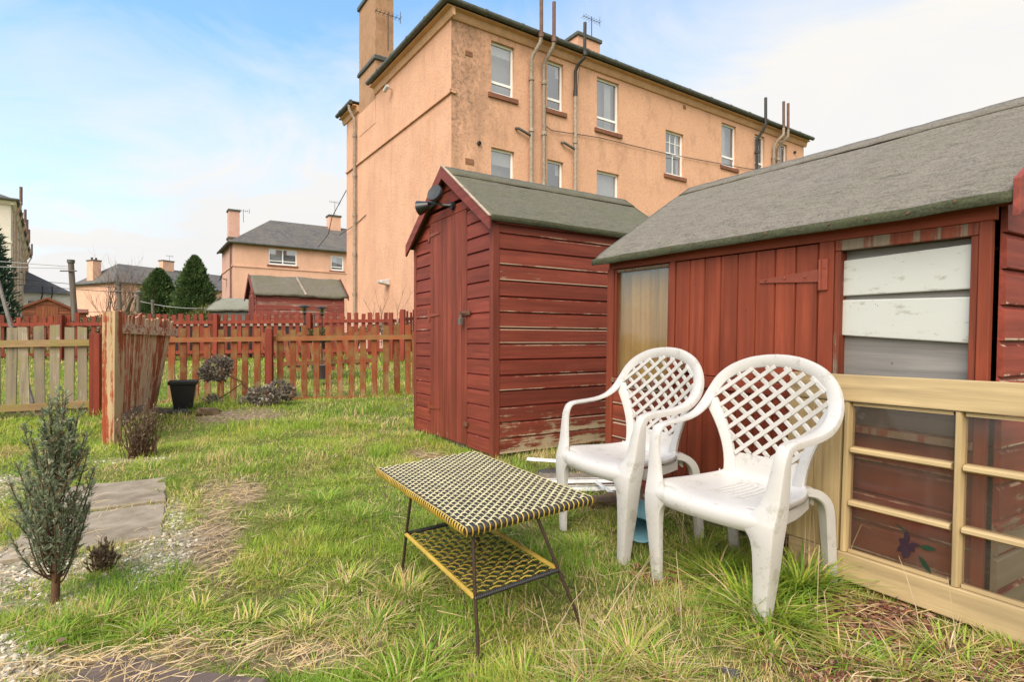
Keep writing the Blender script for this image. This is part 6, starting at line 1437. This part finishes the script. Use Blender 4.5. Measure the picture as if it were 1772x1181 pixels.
# local x runs away along the street front, y points to its left
ff4 = lambda u, d, z: (u, d, z)
r4 = [(2.2 + i * 4.6, 3.2 + i * 4.6, z, z + 1.5) for i in range(6) for z in (1.9, 4.7, 7.2)]
b = MB(); wall_holes(b, ff4, 0, L4, .2, 9.4, r4, .12); b.add([(0, 0, .2), (0, D4, .2), (0, D4, 9.4), (0, 0, 9.4)], [(0, 1, 2, 3)]); b.build('wall', M_cream, H4)
for i, r_ in enumerate(r4): window(H4, ff4, *r_, 'tilt', 'grey', fw=.08, msill=M_cream)
b = MB(); b.box(-.06, -.001, -.06, D4, 6.9, 7.0); b.build('string_course', M_cream, H4)
b = MB(); b.prism([(0, 9.2), (-.1, 9.2), (-.25, 9.42), (0, 9.42)], lambda a, z, c: (c, a, z), -.2, L4); b.prism([(0, 9.2), (-.1, 9.2), (-.25, 9.42), (0, 9.42)], lambda a, z, c: (a, c, z), -.25, D4); b.build('cornice', M_cream, H4)
hip_roof(L4, D4, 9.5, 12.6, .3).build('roof', M_slate, H4); gutter(H4, [(-.32, -.32, 9.5), (L4, -.32, 9.5)], .09); gutter(H4, [(-.32, -.32, 9.5), (-.32, D4, 9.5)], .09)
for i, x in enumerate((.7, 1.5, 4.4, 8.6, 9.4, 13.8, 14.6, 19.0, 23.5, 24.3, 28.5)):
    b = MB(); b.tube([(x, -.12, .3), (x, -.12, 8.7), (x, -.4, 9.3), (x, -.42, 9.6)], .05, 8)
    for z in jw(1.2, 8.6): b.tube([(x, -.12, z - .06), (x, -.12, z + .06)], .075, 8)
    P_ = b.build('downpipe', plain('buff_downpipe', (.62, .46, .32), .7, .2, .4, 6) if i == 0 else bpy.data.materials['buff_downpipe'], H4)
    if i in (1, 4, 5, 7, 10): b = MB(); b.tube([(x, -.42, 9.55), (x, -.42, 10.7)], .08, 8); b.build('vent_stack', M_pipe_red, P_)
for z in (3.3, 5.9): 
    for x in (.7, 8.6, 13.8): b = MB(); b.tube([(x, -.12, z), (x + 1.3, -.12, z + .25)], .05, 6); b.build('branch_pipe', M_lead, H4)
# low white house
H5 = thing('white_house', 'low white house with grey slate roof behind the brown shed', 'building', (-45.8, 44.9, 0), R(38)); L5, D5 = 8.25, 7.
r5 = [(5.25, 6.0, 3.2, 4.5), (6.35, 6.65, 3.4, 4.5), (7.25, 7.8, 3.4, 4.4)]
b = MB(); wall_holes(b, ff, 0, L5, .2, 5.15, r5, .1); b.add([(L5, 0, .2), (L5, D5, .2), (L5, D5, 5.15), (L5, 0, 5.15)], [(0, 1, 2, 3)]); b.build('wall', M_white_wall, H5)
for r_ in r5: window(H5, ff, *r_, 'tilt', 'grey', fw=.07)
hip_roof(L5, D5, 5.12, 7.45, .3).build('roof', M_slate, H5)
for x in (6.3, 6.95): b = MB(); b.tube([(x - .1, -.1, 3.6), (x - .1, -.1, 4.6), (x, -.42, 5.0), (x, -.42, 5.75)], .05, 8); b.build('soil_pipe', M_pipe_black, H5)

# ------------------------------------------------------------------ background sheds
def bg_shed(name, label, x, y, z, rz, w_, l_, ev, rg, mw, mr, gable_front, door=True, cat='shed', group='garden sheds', pk_=.14):
    """w_ along local x; ridge runs along x unless gable_front"""
    t = thing(name, label, cat, (x, y, z), rz, group); b = MB()
    fr = lambda u, d, zz: (u, -d, zz); ri = lambda u, d, zz: (w_ + d, u, zz); le = lambda u, d, zz: (-d, u, zz)
    if gable_front: 
        g = lambda u: ev + (rg - ev) * (1 - abs(u - w_ / 2) / (w_ / 2)); shiplap(b, fr, 0, w_, 0, rg, pk_, .02, ztop=g); shiplap(b, ri, 0, l_, 0, ev, pk_, .02); shiplap(b, le, 0, l_, 0, ev, pk_, .02)
    else:
        g = lambda u: ev + (rg - ev) * (1 - abs(u - l_ / 2) / (l_ / 2)); shiplap(b, fr, 0, w_, 0, ev, pk_, .02); shiplap(b, ri, 0, l_, 0, rg, pk_, .02, ztop=g); shiplap(b, le, 0, l_, 0, rg, pk_, .02, ztop=g)
    b.box(0, w_, .03, l_, 0, ev - .02); b.build('wall', mw, t)
    if gable_front: rf = felt_sheet([(-.09, ev - .07), (-.085, ev - .01), (w_ / 2, rg + .05), (w_ + .085, ev - .01), (w_ + .09, ev - .07)], lambda a, l, zz: (a, l, zz), -.08, l_ + .08, n=16, wav=.01)
    else: rf = felt_sheet([(-.09, ev - .07), (-.085, ev - .01), (l_ / 2, rg + .05), (l_ + .085, ev - .01), (l_ + .09, ev - .07)], lambda a, l, zz: (l, a, zz), -.08, w_ + .08, n=24, wav=.012, ragged=.03)
    rf.build('roof', [mr, mr], t, smooth=50, solid=.02 if gable_front else .02)
    b = MB()
    if gable_front:
        for sg in (0, 1):
            P = [(-.1 if sg == 0 else w_ + .1, ev - .12), (w_ / 2, rg - .03), (w_ / 2, rg + .07), (-.1 if sg == 0 else w_ + .1, ev + .0)]; b.prism(P, lambda a, zz, c: (a, c, zz), -.11, -.085)
    else:
        for xx in (-.105, w_ + .085):
            for sg in (0, 1): P = [(-.1 if sg == 0 else l_ + .1, ev - .12), (l_ / 2, rg - .03), (l_ / 2, rg + .07), (-.1 if sg == 0 else l_ + .1, ev + .0)]; b.prism(P, lambda a, zz, c: (c, a, zz), xx, xx + .02)
    parts(b, 'bargeboard', mw[0], t)
    return t
S3 = bg_shed('garden_shed', 'weathered red shiplap shed with sagging felt roof behind the lamps', -5.78, 12.7, .55, R(32), 1.95, 1.30, 1.50, 1.92, [wood('sun_bleached_red_board', (.24, .06, .045), axis=0, wear=.42, bare=(.42, .30, .25)), M_lip], felt('old_brown_felt', (.13, .115, .09), .5), False)
b = MB(); tongue(b, lambda u, d, z: (-.025 - d, u, z), .25, .95, .05, 1.45, .1); b.build('door', M_pick_dark, S3)
b = MB(); b.hexa([(1.02, -.10, 1.49), (1.07, -.10, 1.49), (1.07, -.09, 1.51), (1.02, -.09, 1.51), (.94, .62, 1.985), (.98, .62, 1.985), (.98, .66, 2.01), (.94, .66, 2.01)]); b.build('roof_lath', M_pipe, S3)
S4 = bg_shed('garden_shed', 'low grey green shed with a pale felt roof beside the weathered red shed', -7.62, 14.2, .72, R(2), 1.7, 1.4, 1.05, 1.32, [wood('green_grey_board', (.14, .13, .09), axis=0, wear=.3), M_bare_dark], felt('pale_green_felt', (.19, .19, .155), .4), False)
b = MB(); b.box(.62, 1.55, -.03, -.021, .2, .95); b.build('tarp', plain('grey_sheet', (.11, .105, .10), .6), S4)
S5 = bg_shed('garden_shed', 'orange brown apex shed with a wide gable on the far left', -22.6, 25.9, .85, R(38), 1.75, 1.6, 1.68, 2.10, [M_brown_shed, M_brown_shed], felt('dusty_grey_felt', (.16, .14, .12), .3), True)
b = MB(); tongue(b, lambda u, d, z: (u, -.025 - d, z), .48, 1.27, .05, 1.72, .1); b.build('door', wood('orange_brown_plank', (.27, .09, .04), axis=2, wear=.1), S5)
S6 = bg_shed('lean_shed', 'small brown shed annexe to the right of the orange brown shed', -21.15, 27.0, .85, R(38), .50, 1.6, 1.50, 1.64, [M_brown_shed, M_brown_shed], M_brown_shed, False)

# ------------------------------------------------------------------ poles and wires
def pole(label, x, y, z, h, r_, lx=0, ly=0, arm=None, cap=True, group='timber clothes poles'):
    t = thing('clothes_pole', label, 'pole', (x, y, z), 0, group); b = MB(); b.tube([(0, 0, -.1), (lx * .5, 0, h * .5), (lx, ly, h)], [r_ * 1.1, r_, r_ * .95], 12); b.build('shaft', M_pole, t, smooth=50)
    if cap: b = MB(); b.tube([(lx, ly, h - .0), (lx, ly, h + .09)], r_ * 1.25, 12); b.build('cap', M_lead, t, smooth=50)
    if arm: b = MB(); b.tube([(lx - arm / 2, ly - r_ - .02, h - .24), (lx + arm / 2, ly - r_ - .02, h - .24)], .02, 6); b.build('crossarm', M_pole, t)
    return t
pole('tall leaning timber pole with a short crossarm right of the brown shed', -12.42, 16.0, .68, 2.5, .075, -.17, 0, .46)
pole('thinner timber pole with wire hooks in front of the peach terrace', -13.95, 20., .85, 2.1, .07, -.08, 0, .34)
pole('short timber post beside a diagonal brace', -13.0, 19.5, .85, 1.72, .06, 0, 0, None)
pole('short timber post in front of the left conifer', -12.5, 19.5, .85, 1.45, .05, 0, 0, None)
b = MB(); b.tube([(-14.0, 20.0, 1.55), (-13.25, 19.6, 2.5)], .05, 8); tag(b.build('timber_brace', M_pole), 'diagonal mossy timber brace propping the short post', 'brace')
b2 = MB(); b2.tube([(-5.30, 6.20, .25), (-6.75, 7.35, 1.78)], .022, 8); tag(b2.build('leaning_stick', M_pole), 'long pale stick leaning over the grey fence at the left edge', 'stick')
for i, (A_, B_, sg_, lb) in enumerate([((-22, 12.5, 3.9), (-12.65, 16, 3.08), .12, 'top wire running from the tall pole to the left'), ((-22, 13, 3.75), (-14.05, 20, 2.85), .15, 'wire sloping down from the left to the thinner pole'), ((-24, 15, 3.4), (-12.6, 16, 3.02), .06, 'nearly level pale wire meeting the tall pole crossarm'), ((-22, 12.5, 3.3), (-13.0, 19.5, 2.6), .10, 'lowest wire passing behind the tall pole'), ((-13.0, 19.5, 2.35), (-10.5, 19.5, 2.1), .1, 'short wire between the posts near the conifers')]):
    A_, B_ = Vector(A_), Vector(B_); b = MB(); b.tube([A_.lerp(B_, q) - Vector((0, 0, sg_ * 4 * q * (1 - q))) for q in [k / 12 for k in range(13)]], .009, 4); tag(b.build('wire', M_cable if i % 2 else M_wire), lb, 'wire', 'wires strung between the poles')

# ------------------------------------------------------------------ trees and hedges
def conifer(label, x, y, z, h, rad, n, mat, group='conifers in the gardens', shape=1.0, sz=.11, seed=0):
    t = thing('conifer', label, 'tree', (x, y, z), 0, group); b = MB(); b.tube([(0, 0, -.2), (0, 0, h * .5), (.03, 0, h * .93)], [h * .03, h * .02, .01], 8); b.build('trunk', M_bark, t)
    zz = rng.uniform(.02, 1, n) ** 1.15; a = rng.uniform(0, 2 * np.pi, n)
    prof = rad * 1.06 * np.clip(1 - zz ** 1.7, 0, 1) ** (.85 * shape) * (.8 + .2 * np.clip(zz * 7, 0, 1))
    lump = .66 + .50 * vnoise(a * 2.2 + seed, zz * h * 1.6, 1.3, 71 + seed) + .42 * vnoise(a * 6 + seed, zz * h * 5, 1.3, 75 + seed)
    rr = prof * lump * rng.uniform(.08, 1, n) ** .45
    rr = np.where(rng.uniform(0, 1, n) < .10, rr * rng.uniform(1.05, 1.3, n), rr)
    P = np.stack([np.cos(a) * rr, np.sin(a) * rr, zz * h], -1); D = unit(np.stack([np.cos(a) * .75, np.sin(a) * .75, np.full(n, .75)], -1) + rng.normal(0, .35, (n, 3)))
    tint = np.clip(.15 + .85 * vnoise(a * 3, zz * h * 2.2, 1.6, 78 + seed) * rng.uniform(.5, 1.2, n), 0, 1)
    leaf_cloud(P, D, sz, .42, tint, 'crown', mat, t); return t
def at(u, v, Y_): return ((u - 886) / 970 * Y_, Y_, .95 + (590.5 - v) / 970 * Y_)
x, y, z = at(275, 467, 30); conifer('left of the two rounded dark green conifers, the lower one', x, y, .85, z - .85, 1.0, 26000, M_conifer, shape=.8, sz=.14, seed=1)
x, y, z = at(337, 445, 30); conifer('right of the two rounded dark green conifers, the taller one', x, y, .85, z - .85, 1.0, 30000, M_conifer, shape=.85, sz=.14, seed=2)
x, y, z = at(-34, 350, 17); conifer('ragged dark conifer in front of the cream tenement at the left edge', x, y, .7, z - .7, .72, 16000, M_dkconifer, shape=.9, sz=.13, seed=3)
def hedge(label, x0, x1, y0, d, z0, z1, n, mat, sz=.09, name='hedge', cat='hedge'):
    P = np.stack([rng.uniform(x0, x1, n), y0 + rng.uniform(0, d, n), np.zeros(n)], -1); u = (P[:, 0] - x0) / (x1 - x0)
    hh = (z1 - z0) * (np.clip(np.sin(np.pi * u), 0, 1) ** .3) * (.82 + .3 * vnoise(P[:, 0], P[:, 1], 1.5, 83)); P[:, 2] = z0 + hh * rng.uniform(0, 1, n) ** .4
    D = unit(rng.normal(0, .6, (n, 3)) + np.array([0, -.3, .8])); c = P[:, :].mean(0) * [1, 1, 0] + [0, 0, z0]
    t = thing(name, label, cat, (x0, y0, z0)); leaf_cloud(P - np.array([x0, y0, z0]), D, sz, .45, rng.uniform(0, 1, n), 'foliage', mat, t)
    b = MB()
    for k in range(14): xx = (x1 - x0) * (k + .5) / 14; b.tube([(xx, d / 2, -.1), (xx + ru(-.2, .2), d / 2, (z1 - z0) * .6)], .02, 5)
    b.build('stems', M_bark, t); return t
hedge('clipped olive hedge in front of the right conifer', -8.9, -7.5, 14.6, .9, .7, 1.86, 5000, M_hedge, .06)
M_bramble = leafmat('brown_bramble', [(0, (.05, .035, .02)), (.5, (.15, .10, .06)), (.8, (.16, .15, .05)), (1, (.26, .19, .12))], .2)
hedge('low brown bramble thicket below the bare tree', -13.6, -8.6, 15.5, 1.5, .65, 1.70, 9000, M_bramble, .08, 'bramble', 'bush')
hedge('straggly brown bush along the pink wall base', -4.3, -1.7, 14.3, .5, .8, 1.45, 2500, M_bramble, .06, 'bramble', 'bush')
hedge('long dark hedge closing the gardens at the far left', -46, -18, 28, 2, .7, 1.7, 9000, M_hedge, .2)
hedge('long dark hedge behind the conifers', -19, -10, 31, 2, .7, 2.1, 8000, M_hedge, .2)
# bare tree
BT = thing('bare_tree', 'leafless multi stemmed tree in front of the peach terrace', 'tree', (-15.3, 21.5, .85)); b = MB()
def branch(p, d, L, r_, lev):
    n = 4; pts = [p]; 
    for k in range(n): d = (d + Vector((random.gauss(0, .07), random.gauss(0, .07), .10))).normalized(); pts.append(pts[-1] + d * L / n)
    b.tube(pts, [r_ * (1 - .6 * k / n) for k in range(n + 1)], 5 if lev < 2 else 3, cap=False)
    if lev < 3:
        for k in range(3 if lev else 4):
            q_ = random.uniform(.3, .95); j = min(n - 1, int(q_ * n)); pp = pts[j].lerp(pts[j + 1], q_ * n - j)
            branch(pp, (d + Vector((random.gauss(0, .5), random.gauss(0, .5), random.gauss(.15, .25)))).normalized(), L * ru(.45, .65), r_ * .5, lev + 1)
for k in range(9): a = ru(0, 6.28); branch(Vector((ru(-.15, .15), ru(-.15, .15), 0)), Vector((math.cos(a) * .34, math.sin(a) * .34, 1)).normalized(), ru(1.7, 2.4), .022, 0)
b.build('branches', M_twig, BT)
# wispy bare twigs along the back
for (x, y, z, n, lb) in ((-3.2, 14.0, .85, 5, 'thin bare saplings against the pink wall base'), (-1.5, 10.6, .5, 4, 'bare whippy stems behind the right end of the fence'), (-7.9, 16.2, 1.0, 4, 'bare twigs above the olive hedge')):
    BT2 = thing('bare_shrub', lb, 'shrub', (x, y, z)); b = MB()
    for k in range(n): branch(Vector((ru(-.5, .5), ru(-.2, .2), 0)), Vector((random.gauss(0, .2), 0, 1)).normalized(), ru(.6, 1.1), .010, 1)
    b.build('branches', M_twig, BT2)
